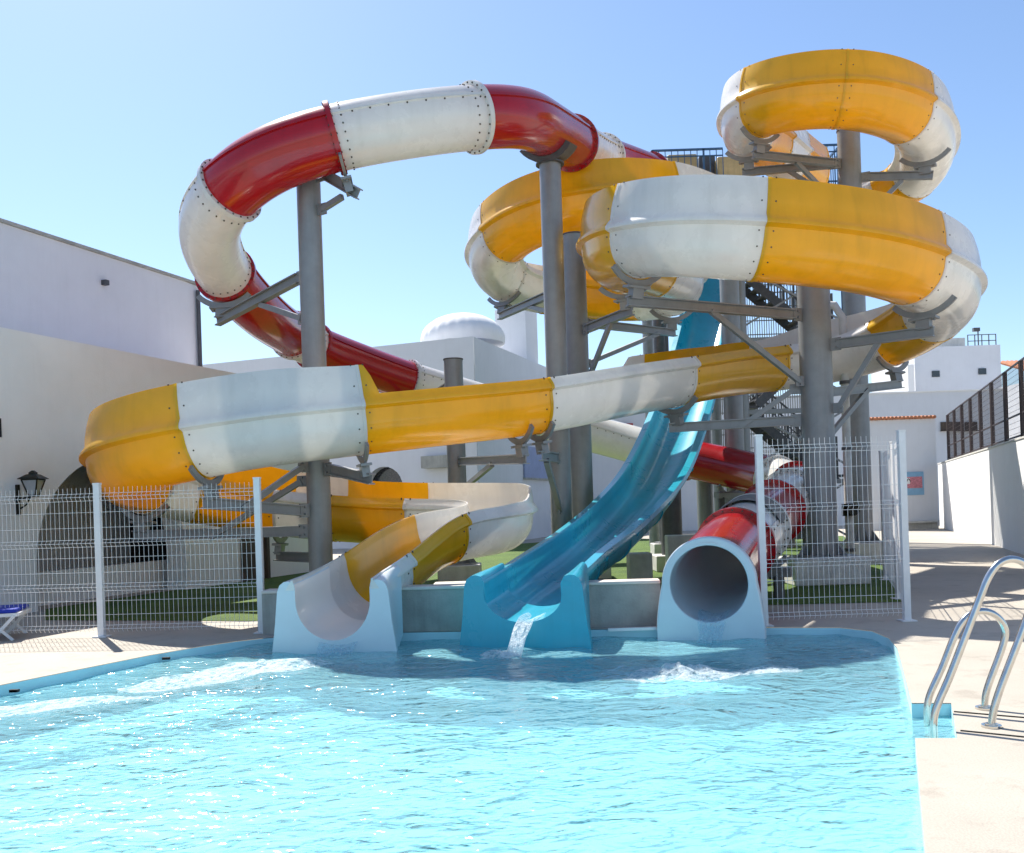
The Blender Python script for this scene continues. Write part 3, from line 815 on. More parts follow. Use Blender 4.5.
for k in range(11):
    a = R_(215+110*k/10); q0 = ((RTU+.005)*math.cos(a), (RTU+.005)*math.sin(a)); q1 = ((RTU+.10)*math.cos(a), (RTU+.10)*math.sin(a))
    rings.append([pathT.at(i, q0)-tt*.22, pathT.at(i, q1)-tt*.22, pathT.at(i, q1)+tt*.22, pathT.at(i, q0)+tt*.22])
mb.strip(rings, cap=True, smooth=False); mb.build('saddle', STEELD, tc2)
make_column(573, 236, 585, 16.6, .42, 'grey column close behind the tall one, inside the left yellow and white loop',
            [(pathA, 17, False, 5.45, 4.9, .6), (pathA, 21, False, 4.75, 4.0, .85), (pathA, 24, False, 4.55, 3.6, .7)], ped=(.9, .9, .3))
make_column(456, 360, 457.5, 17.2, .36, 'short grey column in front of the arched window, holding the red tube',
            [(pathT, 17, True, 3.75, None, .6), (pathA, 41.2, False, 2.25, 1.7, .6)], ped=(.8, .8, .3))
make_column(806, 215, 828, 14.3, .50, 'thickest grey column in the middle of the large right loop',
            [(pathA, 26, False, 4.25, 3.2, .6), (pathA, 37, False, 2.6, 3.1, .55), (pathA, 30.3, False, 3.75, 2.75, .6), (pathA, 33, False, 3.05, 2.35, .6)], ped=(1.18, .9, .42))
make_column(842, 131, 869, 18.2, .44, 'tall grey column inside the topmost yellow and white loop',
            [(pathA, 4, False, 8.05, 7.2, .6), (pathA, 6.6, False, 7.75, 7.0, .7), (pathA, 3.2, False, 8.1, 7.4, .6)], ped=(1.0, .9, .42))
# supports of the blue chute
def chute_support(u, dia, label, ped, m=STEELD):
    i = pathB.idx(u); p = pathB.at(i, (0, -.62))
    t = thing('support_column', (p.x, p.y, 0), label, 'column', 'posts under the blue chute')
    mb = MB(); mb.cyl((p.x, p.y, ped[2]), (p.x, p.y, p.z-.02), dia/2, seg=24); mb.build('pole', m, t)
    mb = MB(); tt, rr, uu = pathB.fr[i]; mb.box(p+uu*.03, (.7, .18, .06), 0, (rr, tt, uu)); mb.build('saddle', m, t)
    mb = MB(); mb.box((p.x, p.y, ped[2]/2), (ped[0], ped[1], ped[2]-.002)); mb.build('footing', PED, t, bevel=.02)
chute_support(4.6, .42, 'thick post under the lower blue chute beside the pipe mouth, shade put into its dark colour', (.75, .75, .32))  # dark steel here puts the shade on this post into its colour
chute_support(3.0, .38, 'slim grey post under the steep middle of the blue chute', (.7, .7, .3), STEEL)
chute_support(7.3, .26, 'short stub post under the end of the blue chute', (.5, .5, .2))
# footing blocks under the yellow turn
def block(px, py, D, sx, sy, z, label):
    p = PZ(px, 0, D); mb = MB(); mb.box((p.x, D, z/2), (sx, sy, z)); tag(mb.build('concrete_footing', PED, bevel=.02), label, 'footing', 'concrete footings under the slides')
block(492, 0, 11.9, .58, .5, .42, 'pale concrete block carrying the white bend just right of the yellow run')
block(452, 0, 12.6, .5, .5, .34, 'smaller pale concrete block behind the yellow run, left of the taller one')
block(640, 0, 15.6, .4, .4, .5, 'small pale concrete block behind the blue chute')
block(700, 0, 16.5, 1.2, .35, .75, 'wide pale concrete plinth behind the red pipe, topped with a thin yellow strip')
# low saddles of the red tube
def tube_stand(u, label):
    i = pathT.idx(u); p = pathT.at(i, (0, -RTU-.1)); tt, rr, uu = pathT.fr[i]
    t = thing('tube_stand', (p.x, p.y, 0), label, 'stand', 'low stands under the red and white tube')
    for e in (-.3, .3):
        mb = MB(); mb.box((p.x+rr.x*e, p.y+rr.y*e, (p.z-.1)/2), (.12, .12, p.z-.1)); mb.build('post', STEELD, t)
    mb = MB(); mb.box((p.x, p.y, p.z-.05), (.95, .14, .12), 0, (rr, tt, uu)); mb.build('crossbeam', STEEL, t)
    cradle(t, pathT, u, True)
tube_stand(21.9, 'low dark stand under the far red tube section behind the blue chute')
tube_stand(25.2, 'low dark stand under the white bend of the tube behind the right fence')
tube_stand(27.0, 'low dark stand nearest the pipe mouth under the white tube piece')

# ------------------------------------------------------------------ stair tower
TX, TY = 7.75, 25.8
tw = thing('stair_tower', (TX, TY, 0), 'grey steel stair tower with mesh sides and a blue railed platform at the slide starts', 'tower')
W2, L2, FZ = 1.45, 1.6, 9.75
PX0, PX1 = 4.1, TX+W2                                  # the platform runs out to the left over the slide starts
for (x, y, z1, m) in ((TX-W2, TY-L2, FZ, STEEL), (TX+W2, TY-L2, FZ+1.2, BLUEST), (TX-W2, TY+L2, FZ, STEEL), (TX+W2, TY+L2, FZ, STEEL), (PX0+.2, TY+L2, FZ, STEEL), (PX0+.2, TY-L2+.6, FZ, STEELD)):
    mb = MB(); mb.cyl((x, y, 0), (x, y, z1-.23), .16, seg=20); mb.build('post', m, tw)
mb = MB(); mb.box(((PX0+PX1)/2, TY+.1, FZ-.12), (PX1-PX0+.3, 2*L2+.1, .20)); mb.build('platform', STEELD, tw)
def railing(a, b, h=1.1, m=BLUEST, name='railing', bars=.16, parent=None):
    mb = MB(); a, b = Vector(a), Vector(b); L = (b-a).length
    mb.bar(a+Vector((0, 0, h)), b+Vector((0, 0, h)), .05); mb.bar(a+Vector((0, 0, .12)), b+Vector((0, 0, .12)), .035)
    mb.bar(a+Vector((0, 0, h-.18)), b+Vector((0, 0, h-.18)), .03)
    k = int(L/bars)
    for j in range(k+1):
        p = a.lerp(b, j/k); th = .05 if j % 8 == 0 else .02
        mb.bar(p, p+Vector((0, 0, h)), th)
    return mb.build(name, m, parent or tw)
z = FZ-.02
railing((PX0, TY-L2+.1, z), (PX0, TY+L2, z)); railing((PX0, TY+L2, z), (PX1, TY+L2, z)); railing((PX1, TY-L2+.1, z), (PX1, TY+L2, z)); railing((PX0, TY-L2+.1, z), (PX0+1.9, TY-L2+.1, z)); railing((TX+.5, TY-L2+.1, z), (PX1, TY-L2+.1, z))
for (x, w, h) in ((4.95, .8, 1.05), (6.4, 1.0, .95)):
    mb = MB(); mb.box((x, TY-L2+.75, FZ+h/2), (w, .9, h)); mb.build('start_tub', CREAM, tw, bevel=.04)
mb = MB(); mb.box((5.7, TY-L2+.9, FZ+.55), (.45, .5, 1.1)); mb.build('control_box', STEELD, tw, bevel=.02)
nfl = 5; fh = (FZ-.1)/nfl
for f in range(nfl):
    s = 1 if f % 2 == 0 else -1
    yy = TY-L2+.55 if f % 2 == 0 else TY-L2+1.55
    xa, xb = TX-s*1.05, TX+s*1.05; za, zb = f*fh, (f+1)*fh
    mb = MB()
    for k in range(10):
        w = (k+.5)/10; mb.box((xa+(xb-xa)*w, yy, za+(zb-za)*(k+1)/10-.02), (.26, .9, .035))
    mb.build('stair_treads', STEELD, tw)
    mb = MB()
    for e in (-.47, .47): mb.bar((xa, yy+e, za+.02), (xb, yy+e, zb-.05), .04, .24)
    mb.build('stair_stringer', STEELD, tw)
    mb = MB()
    for e in (-.47, .47):
        mb.bar((xa, yy+e, za+1.05), (xb, yy+e, zb+1.0), .045)
        mb.bar((xa, yy+e, za+.55), (xb, yy+e, zb+.5), .025)
        for k in range(25):
            w = k/24; p = Vector((xa+(xb-xa)*w, yy+e, za+(zb-za)*w)); mb.bar(p, p+Vector((0, 0, 1.03)), .05 if k % 8 == 0 else .018)
    mb.build('stair_rail', STEELD, tw)
    mb = MB(); mb.box((xb+s*.2, TY-L2+1.05, zb-.03), (.5, 1.9, .06)); mb.build('landing', STEELD, tw)
    mb = MB()
    mb.bar((TX-W2, TY-L2, za+.15), (TX+W2, TY-L2, zb-.1), .05); mb.bar((TX+W2, TY-L2-.06, za+.15), (TX-W2, TY-L2-.06, zb-.1), .05)
    mb.box((TX, TY-L2-.03, zb-.18), (2*W2, .12, .12)); mb.build('brace', STEEL, tw)
    mb = MB()
    for k in range(36):
        xx = TX-W2+.2+k*(2*W2-.4)/35; mb.box((xx, TY+L2, (za+zb)/2), (.022, .022, fh-.14))
    for k in range(5): mb.box((TX, TY+L2-.024, za+.12+k*(fh-.24)/4), (2*W2-.3, .022, .03))
    mb.build('infill_panel', GREYP, tw)
pp = PZ(736, 0, 21.0)
column_at(Vector((PZ(734, 3, 21.0).x, 21.0, 0)), .44, 8.0, 'grey column at the right of the blue chute in front of the stair tower', [], ped=(.8, .8, .3))
column_at(Vector((PZ(661, 4, 23.0).x, 23.0, 0)), .30, 8.2, 'slim dark column at the left of the blue chute under the platform', [], ped=(.7, .7, .3), m=STEELD)

p = PZ(851, 0, 16.4)
t = thing('feed_pipe', p, 'pale grey water feed pipe standing right behind the thickest column', 'pipe')
mb = MB(); mb.tube([p+Vector((0, 0, .0)), p+Vector((0, 0, 1.5)), p+Vector((0, 0, 3.0)), p+Vector((0, 0, 4.6)), p+Vector((-.12, .05, 4.85)), p+Vector((-.5, .3, 4.95))], .075, seg=16); mb.build('pipe', PED, t)
mb = MB(); mb.cyl(p+Vector((0, 0, 1.0)), p+Vector((0, 0, 1.22)), .125, seg=16); mb.cyl(p+Vector((0, -.12, 1.11)), p+Vector((0, -.24, 1.11)), .02, seg=8); mb.cyl(p+Vector((0, -.24, 1.11)), p+Vector((0, -.26, 1.11)), .10, seg=16); mb.build('valve', IRON, t)
for z in (.35, 2.2, 3.4):
    mb = MB(); mb.cyl(p+Vector((0, 0, z)), p+Vector((0, 0, z+.06)), .095, seg=16); mb.build('clamp', STEELD, t)
# ------------------------------------------------------------------ mesh fences
def fence_panel(mb, a, b, h=1.98, z0=.06, r=.0017, dx=.055):
    a, b = Vector(a), Vector(b); d = (b-a); L = d.length; d /= L; s = Vector((d.y, -d.x, 0))
    k = int(L/dx)
    folds = [h-.08, h*.64, h*.34, .10]
    prof = [z0]
    zs = []
    for f in sorted(folds): zs += [(f-.045, 0), (f, .03), (f+.04, 0)]
    zs = [(z0, 0)]+[q for q in zs if q[0] > z0]+[(h+.03, 0)]
    for j in range(k+1):
        p = a+d*(L*j/k)
        for (za, oa), (zb, ob) in zip(zs, zs[1:]):
            mb.bar(p+s*oa+Vector((0, 0, za)), p+s*ob+Vector((0, 0, zb)), 2*r)
    hz = [q[0] for q in zs[1:-1]]
    for (zq, oq) in zs[1:-1]: mb.bar(a+s*(oq+.006)+Vector((0, 0, zq)), b+s*(oq+.006)+Vector((0, 0, zq)), 2.6*r)
    st = sorted(folds)
    for f0, f1 in zip(st, st[1:]):
        for w in (1/3, 2/3): mb.bar(a+s*.006+Vector((0, 0, f0+(f1-f0)*w)), b+s*.006+Vector((0, 0, f0+(f1-f0)*w)), 2.4*r)
def fence(pts, label, h, size=.07):
    t = thing('mesh_fence', (pts[0]+pts[1])/2, label, 'fence')
    for p in pts:
        mb = MB(); mb.box(p+Vector((0, 0, h/2)), (size, size, h)); mb.box(p+Vector((0, 0, h+.012)), (size+.008, size+.008, .022))
        mb.box(p+Vector((0, 0, .008)), (size+.09, size+.09, .012)); mb.build('post', WIRE, t)
    for a, b in zip(pts, pts[1:]):
        d = (b-a).normalized()*.04
        mb = MB(); fence_panel(mb, a+d, b-d, h-.06); mb.build('wire_panel', WIRE, t)
fl_a, fl_b = G(102, 637), G(262, 633)
fl_c = fl_a-(fl_b-fl_a)*1.03; fl_c.y += .12
fence([fl_c, fl_a, fl_b], 'white wire mesh fence in front of the arched building, folded panels on white posts', 1.80)
fr_a, fr_b = G(764.5, 626), G(907, 621)
rd = Vector((.375, 1, 0)).normalized()
fence([fr_a, fr_b, G(899, 599), G(886, 580)], 'white wire mesh fence turning a corner beside the pipe mouth on the right', 2.05)

# ------------------------------------------------------------------ left building
WD = Vector((.351, .936, 0)).normalized(); WN = Vector((.936, -.351, 0)).normalized()   # along the wall; out of the wall, towards the pool
w0 = G(0, 617); w0.z = 0
def WL(s, z, d=0.0): return w0+WD*s+WN*d+Vector((0, 0, z))
def on_wall(x, y, d=0.0):
    q = onplane(x, y, w0+WN*d, WN); return (q-w0).dot(WD), q.z
sA = on_wall(38, 600)[0]; sB = on_wall(186, 560)[0]; zt = on_wall(0, 327)[1]
lb = thing('white_building', WL(4, 0), 'low white rendered building with a big round arch behind the left fence', 'building')
arch = []
cxs = (sA+sB)/2; hw = (sB-sA)/2; zs, za = .75, 2.45
arch.append((sA, 0))
for k in range(25):
    a = math.pi-math.pi*k/24; arch.append((cxs+hw*math.cos(a), zs+(za-zs)*math.sin(a)))
arch.append((sB, 0))
outl = [(-14, 0)]+arch+[(9.0, 0), (9.0, zt), (-14, zt)]
mb = MB(); mb.poly([outl], lambda s, z: WL(s, z))
for (p, q) in zip(arch, arch[1:]):                     # the thickness of the wall round the arch
    a = mb.add([WL(p[0], p[1]), WL(q[0], q[1]), WL(q[0], q[1], -.45), WL(p[0], p[1], -.45)]); mb.face((a, a+1, a+2, a+3))
mb.box(WL(-2.5, zt-.15, -1.9), (22.9, 3.4, .28), 0, (WD, WN, Vector((0, 0, 1))))
mb.box(WL(8.79, zt/2-.15, -1.9), (.38, 3.2, zt-.31), 0, (WD, WN, Vector((0, 0, 1))))
mb.build('wall', PLAST, lb)
mb = MB()                                               # passage behind the arch, its shade put into near-black walls
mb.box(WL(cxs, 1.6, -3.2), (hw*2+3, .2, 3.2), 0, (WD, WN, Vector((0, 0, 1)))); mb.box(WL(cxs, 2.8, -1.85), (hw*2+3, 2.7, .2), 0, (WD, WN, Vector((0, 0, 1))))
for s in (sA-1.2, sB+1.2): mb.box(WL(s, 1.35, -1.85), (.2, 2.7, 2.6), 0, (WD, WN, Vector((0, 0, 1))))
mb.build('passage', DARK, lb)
mb = MB(); mb.box(WL(cxs+.4, .28, -.75), (hw*2+1.6, .16, .55), 0, (WD, WN, Vector((0, 0, 1)))); mb.build('parapet', PLAST, lb)
for k in range(3):
    mb = MB(); mb.box(WL(cxs-.6+k*1.0, 1.55, -3.06), (.7, .05, 1.2), 0, (WD, WN, Vector((0, 0, 1)))); mb.build('slatted_door', WOOD, lb)
sD = on_wall(249, 555)[0]
mb = MB(); mb.box(WL(sD, .75, .02), (.55, .06, 1.5), 0, (WD, WN, Vector((0, 0, 1)))); mb.box(WL(sD+.55, .78, .05), (.09, .09, 1.56), 0, (WD, WN, Vector((0, 0, 1)))); mb.build('side_door', WOOD, lb)
sW = on_wall(0, 428)[0]
mb = MB(); mb.box(WL(sW-.35, on_wall(0, 428)[1], .012), (.7, .04, .28), 0, (WD, WN, Vector((0, 0, 1)))); mb.build('vent_window', WIND, lb)
# upper block set back
u0 = P(0, 222, 16.2); u0z = u0.z; ub0 = Vector((u0.x, u0.y, 0))
ue = onplane(200, 290, ub0, WN); sE = (ue-ub0).dot(WD)
ub = thing('upper_building', ub0+WD*2, 'tall windowless white block rising behind the low building at the left edge', 'building')
def UB(s, z, d=0): return ub0+WD*s+WN*d+Vector((0, 0, z))
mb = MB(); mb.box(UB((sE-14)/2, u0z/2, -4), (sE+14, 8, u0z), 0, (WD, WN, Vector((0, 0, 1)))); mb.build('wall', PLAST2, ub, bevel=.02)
mb = MB(); mb.box(UB((sE-14)/2, u0z+.03, -4), (sE+14.1, 8.1, .055), 0, (WD, WN, Vector((0, 0, 1)))); mb.build('roof_edge', CONC, ub)
mb = MB(); mb.cyl(UB(sE-.16, 3, .07), UB(sE-.16, u0z-.15, .07), .05, seg=10); mb.build('downpipe', STEELD, ub)
sL = (onplane(103, 283, ub0, WN)-ub0).dot(WD); zL = onplane(103, 283, ub0, WN).z
mb = MB(); mb.box(UB(sL, zL, .06), (.10, .12, .10), 0, (WD, WN, Vector((0, 0, 1)))); mb.build('wall_fitting', STEELD, ub)

# wall lantern
def lantern():
    s, z = on_wall(17, 500, .0); base = WL(s, z-.16)
    t = thing('wall_lantern', base, 'black iron wall lantern with frosted panes on the white wall left of the arch', 'lantern')
    mb = MB(); mb.box(WL(s, z, .02), (.05, .04, .46), 0, (WD, WN, Vector((0, 0, 1))))
    mb.tube([WL(s, z+.02, .03), WL(s, z+.03, .2), WL(s, z+.05, .33)], .016); mb.tube([WL(s, z-.15, .03), WL(s, z-.08, .18), WL(s, z+.03, .27)], .012)
    mb.build('bracket', IRON, t)
    c = WL(s, z+.05, .34)
    def ring(r, zz): return [c+Vector((sx*r*.76, sy*r*.76, zz*.76-.03)) for sx, sy in ((-1, -1), (1, -1), (1, 1), (-1, 1))]
    mb = MB()
    mb.strip([ring(.06, .02), ring(.075, .03), ring(.075, .05)], cap=True, smooth=False)
    for k in range(4):
        mb.bar(ring(.07, .05)[k], ring(.155, .36)[k], .018)
    for k in range(4): mb.bar(ring(.155, .36)[k], ring(.155, .36)[(k+1) % 4], .02); mb.bar(ring(.07, .05)[k], ring(.07, .05)[(k+1) % 4], .016)
    mb.build('frame', IRON, t)
    mb = MB(); mb.strip([ring(.064, .052), ring(.148, .355)], smooth=False); mb.build('glass', GLASSY, t)
    mb = MB(); mb.strip([ring(.21, .37), ring(.20, .385), ring(.10, .46), ring(.06, .47), ring(.06, .50), ring(.02, .54)], cap=True, smooth=False); mb.build('cap', IRON, t)
lantern()

# sun lounger
def lounger():
    e = G(14, 640)
    d = Vector((-.96, -.28, 0)).normalized(); s = Vector((.28, -.96, 0)).normalized()
    t = thing('sun_lounger', e, 'blue sun lounger with white legs at the left edge by the fence', 'sun lounger')
    up = Vector((0, 0, 1)); c = e+s*-.3+d*.9
    def Q(a, b, z): return c+d*a+s*b+up*z
    mb = MB()
    for b in (-.32, .32): mb.bar(Q(-.95, b, .30), Q(1.0, b, .30), .04)
    for a in (-.95, 1.0): mb.bar(Q(a, -.32, .30), Q(a, .32, .30), .04)
    mb.build('frame', WIRE, t)
    for a in (-.8, .8):
        for b in (-.34, .34):
            mb = MB(); mb.bar(Q(a-.12, b, .29), Q(a+.14, b, .0), .035); mb.build('leg', WIRE, t)
            mb = MB(); mb.bar(Q(a+.18, b, .29), Q(a-.10, b*.99, .0), .03); mb.build('leg', WIRE, t)
    mb = MB(); mb.box(Q(.02, 0, .345), (1.92, .66, .05), 0, (d, s, up)); mb.build('cushion', BLUEF, t, bevel=.02)
lounger()

# ------------------------------------------------------------------ middle building with dome
E_ = Vector((.936, -.351, 0)); mc = PZ(480, 0, 31.2)           # its corner
zt2 = P(480, 336, 31.2).z
md = thing('domed_building', mc-E_*5, 'long white flat roofed building with a ribbed dome and chimney block behind the slides', 'building')
def MBp(a, b, z): return mc-E_*a+WD*b+Vector((0, 0, z))
ax = (E_, WD, Vector((0, 0, 1)))
# front wall with arched window openings
wx = [(onplane(384, 480, mc, WD)-mc).dot(E_), (onplane(330, 480, mc, WD)-mc).dot(E_)]
def archloop(cx, w, z0, zs, zt):
    l = [(cx-w, z0)]
    for k in range(13):
        a = math.pi-math.pi*k/12; l.append((cx+w*math.cos(a), zs+(zt-zs)*math.sin(a)))
    l.append((cx+w, z0)); return l
zA0, zA1 = .9, P(384, 466, 32).z
loops = [[(-20, 0), (0, 0), (0, zt2), (-20, zt2)]]+[archloop(c, .75, zA0, zA1-.75, zA1) for c in wx]
mb = MB(); f0 = lambda s, z: mc+E_*s+Vector((0, 0, z)); mb.poly(loops, f0)
for l in loops[1:]:
    for p, q in zip(l, l[1:]+l[:1]):
        a = mb.add([f0(*p), f0(*q), f0(*q)+WD*.4, f0(*p)+WD*.4]); mb.face((a, a+1, a+2, a+3))
mb.box(mc+WD*8-E_*.02+Vector((0, 0, zt2/2)), (.04, 15.9, zt2-.01), 0, ax)
mb.box(mc+WD*8.2-E_*10+Vector((0, 0, zt2-.12)), (19.8, 15.5, .2), 0, ax)
mb.build('wall', PLAST2, md)
for c in wx:
    mb = MB(); mb.box(mc+E_*c+WD*.45+Vector((0, 0, zA0+1.2)), (1.9, .06, 2.4), 0, ax); mb.build('window', WIND, md)
mb = MB()
dc = P(463, 340, 35.0); Rr = 1.62
rings = []
for k in range(11):
    a = R_(-12+100*k/10)
    rings.append([dc+Vector((Rr*(1+.022*(1 if j % 3 == 0 else 0))*math.cos(a)*math.cos(2*math.pi*j/72), Rr*(1+.022*(1 if j % 3 == 0 else 0))*math.cos(a)*math.sin(2*math.pi*j/72), Rr*.62*math.sin(a))) for j in range(72)])
mb.strip(rings, cap=True); mb.build('dome', PLAST, md)

ch = P(516, 312, 38.5)
mb = MB(); mb.box((ch.x, 38.5, ch.z/2+.5*zt2), (1.36, 1.5, ch.z-zt2), 0, ax); mb.build('chimney', PLAST2, md)
mb = MB(); p = onplane(438, 462, mc, WD); mb.box(p-WD*.2, (1.0, .3, .42), 0, ax); mb.build('awning_box', CONC, md)
# blue shutter and red signs on the far wall
def far_wall():
    D0 = 40.0; pA = PZ(545, 0, D0); pB = PZ(1010, 0, D0)
    t = thing('boundary_wall', (pA+pB)/2, 'long plain white wall running behind the whole slide structure', 'wall')
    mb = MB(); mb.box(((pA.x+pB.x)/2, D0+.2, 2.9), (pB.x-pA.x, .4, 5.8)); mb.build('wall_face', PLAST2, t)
    mb = MB(); mb.box(((pA.x+pB.x)/2, D0+.2, 5.83), (pB.x-pA.x+.1, .5, .06)); mb.build('coping', PLAST, t)
    return D0
far_wall()
nr = E_
def right_face(x, y): return onplane(x, y, mc, E_)
p = right_face(550, 438); mb = MB(); mb.box(p+E_*.05, (.06, 1.6, .95), 0, ax); mb.box(p+E_*.09, (.02, .7, .6), 1, ax); mb.box(p+E_*.105, (.012, .25, .35), 2, ax)
tag(mb.build('wall_sign', [SIGNR, SIGNW, BOLT]), 'red wall sign with a white square, half hidden behind the tall columns', 'sign')
p = right_face(536, 463); mb = MB(); mb.box(p+E_*.05, (.08, 3.2, 1.25), 0, ax); mb.box(p+E_*.06-Vector((0, 0, .66)), (.12, 3.3, .07), 1, ax)
tag(mb.build('window_shutter', [mat('pale blue shutter', (.30, .36, .55), .6), CONC]), 'pale blue shutter with a grey sill on the far white wall', 'shutter')
p = P(625, 427, 39.9); mb = MB(); mb.box(p, (.7, .12, .30)); mb.box(p+Vector((0, -.065, .0)), (.5, .01, .04), 1)
tag(mb.build('wall_box', [SIGNR, SIGNW]), 'small red box on the far white wall, seen right of the tall columns', 'box')

# ------------------------------------------------------------------ right side: corridor, retaining wall, buildings
rw0 = G(1024, 555); rwd = (G(940, 527)-rw0); Lw = rwd.length; rwd.normalize(); rn = Vector((rwd.y, -rwd.x, 0))
def RW(s, z, d=0): return rw0+rwd*s+rn*d+Vector((0, 0, z))
axr = (rwd, rn, Vector((0, 0, 1))); zr = 2.42
rwall = thing('retaining_wall', RW(3, 0), 'long white garden wall on the right with sun and shade stripes', 'wall')
mb = MB(); mb.box(RW((Lw-12)/2, zr/2, .2), (Lw+12, .4, zr), 0, axr); mb.build('wall_face', PLAST, rwall)
mb = MB(); mb.box(RW((Lw-12)/2, zr+.022, .2), (Lw+12.05, .44, .04), 0, axr); mb.build('coping', PED, rwall)
nf = thing('net_fence', RW(6, zr), 'dark brown fence with fine netting on top of the white wall at right', 'fence')
posts = [-1.2+k*2.05 for k in range(9)]
ztp = zr+1.75
for s in posts:
    mb = MB(); mb.bar(RW(s, zr+.04, .2), RW(s, ztp, .2), .075); mb.build('post', BROWN, nf)
mb = MB()
for zz in (ztp, zr+.62, zr+.14): mb.bar(RW(posts[0], zz, .2), RW(posts[-1], zz, .2), .035)
mb.bar(RW(-1.2, ztp, .2), RW(-3.0, ztp+1.0, .2), .06)
mb.build('rail', BROWN, nf)
mb = MB(); L = posts[-1]-posts[0]
k = int(L/.13)
for j in range(k): mb.bar(RW(posts[0]+L*j/k, zr+.06, .2), RW(posts[0]+L*j/k, ztp, .2), .006)
for j in range(13): mb.bar(RW(posts[0], zr+.08+j*.13, .2), RW(posts[-1], zr+.08+j*.13, .2), .006)
mb.build('netting', BROWN, nf)
# end wall of the passage with tiled cap and poster
ew = G(925, 529); D1 = ew.y
xl, xr = PZ(868, 2, D1).x, PZ(937, 2, D1).x; zt3 = P(915, 419, D1).z
en = thing('tiled_wall', (ew.x, D1, 0), 'white end wall of the passage capped with terracotta tiles', 'wall')
mb = MB(); mb.box(((xl+xr)/2, D1+.2, zt3/2), (xr-xl, .4, zt3)); mb.build('wall_face', PLAST2, en)
mb = MB()
k = int((xr-xl)/.14)
for j in range(k):
    x = xl+(j+.5)*(xr-xl)/k; mb.cyl((x, D1-.12, zt3+.05), (x, D1+.5, zt3+.10), .065, seg=10)
mb.build('tile_cap', TERRA, en)
mb = MB(); mb.box(((xl+xr)/2+.6, D1-.15, .28), (xr-xl-1.4, .3, .06)); mb.box(((xl+xr)/2+.6, D1-.05, .12), (xr-xl-1.4, .1, .24)); mb.build('bench_ledge', PED, en)
p = P(914, 483.5, D1-.03)
po = thing('poster', p-Vector((0, 0, .45)), 'blue and pink printed poster on the passage end wall', 'poster')
mb = MB(); mb.box(p, (.72, .03, .86)); mb.build('board', POSTB, po)
mb = MB(); mb.box(p+Vector((.02, -.018, .04)), (.56, .008, .42)); mb.build('picture', POSTR, po)
mb = MB(); mb.box(p+Vector((-.24, -.024, .10)), (.16, .006, .22)); mb.build('white_mark', SIGNW, po)
mb = MB(); mb.tube([p+Vector((-.3+.02*j, -.03, .02+.16*math.sin(j*.35))) for j in range(9)], .016, seg=6); mb.build('dark_swirl', WIND, po)
# flat roofed house beyond
hb = thing('flat_roofed_house', PZ(958, 0, 52), 'white flat roofed house with two small dark windows beyond the passage', 'house')
pl, pr_ = PZ(915, 8, 50).x, PZ(1001, 8, 50).x; zt4 = P(958, 346, 50).z
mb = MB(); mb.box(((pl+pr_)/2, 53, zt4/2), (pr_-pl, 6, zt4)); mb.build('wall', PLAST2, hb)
for (x, y) in ((935.5, 374), (982, 371.5)):
    p = P(x, y, 50); mb = MB(); mb.box(p+Vector((0, -.02, 0)), (.42, .08, .34)); mb.build('window', WIND, hb)
mb = MB()
zz = zt4
a, b = PZ(968, zz, 50.2), PZ(996, zz, 50.2)
for h in (.28, .62): mb.bar(a+Vector((0, 0, h)), b+Vector((0, 0, h)), .04)
for k in range(5): q = a.lerp(b, k/4); mb.bar(q, q+Vector((0, 0, .64)), .04)
q = PZ(978.5, zz, 51); mb.bar(q, q+Vector((0, 0, 1.0)), .05); mb.box(q+Vector((-.1, 0, 1.05)), (.35, .2, .2))
mb.build('roof_rail', STEELD, hb)
mb = MB(); q = PZ(946, zz, 51.5); mb.box(q+Vector((0, 0, .3)), (1.6, 1.2, .6)); mb.box(q+Vector((-1.4, 0, .12)), (1.6, 1.0, .24)); mb.build('air_unit', PED, hb)
mb = MB(); q = PZ(911, 8, 49.5); mb.box((q.x, 49.8, 4.2), (.35, .6, 8.4)); mb.build('light_side_face', PLAST, hb)  # left side face as a strip, its lighter look put into whiter render
p = P(960, 390, 45)
# tiled roof house at the right edge
th = thing('tiled_roof_house', PZ(1040, 0, 42), 'house with a terracotta tile roof peeking over the net fence at right', 'house')
zt5 = P(1015, 378, 40).z
mb = MB(); x0 = PZ(1046, 5, 40).x; mb.box((x0+4, 43, zt5/2), (8, 6, zt5)); mb.build('wall', PLAST2, th)
mb = MB(); zr5 = P(1015, 361, 41).z
for j in range(40):
    x = x0-.1+j*.21; mb.cyl((x, 39.6, zt5+.02), (x, 43.2, zt5+1.15), .105, seg=8)
mb.build('roof', TERRA, th)
mb = MB(); mb.box((x0+2.6, 39.95, zt5-1.3), (2.2, .1, 1.3)); mb.build('window', WIND, th)
# dark shuttered strip seen through the net
for (xa, xb, lab) in ((941, 953, 'brown shutter strip seen through the netting, left of the two dark ones'), (955, 961, 'small dark shutter strip in the middle behind the netting'), (965, 977, 'wide dark shutter strip behind the netting, right end of the row')):
    p0, p1 = P(xa, 426.5, 39.95), P(xb, 426, 39.95); mb = MB(); mb.box((p0+p1)/2, ((p1-p0).length, .08, .38)); mb.box((p0+p1)/2+Vector((0, -.05, -.2)), ((p1-p0).length+.06, .14, .03))
    tag(mb.build('window_shutter', WOOD if xa < 950 else DARK), lab, 'shutter')

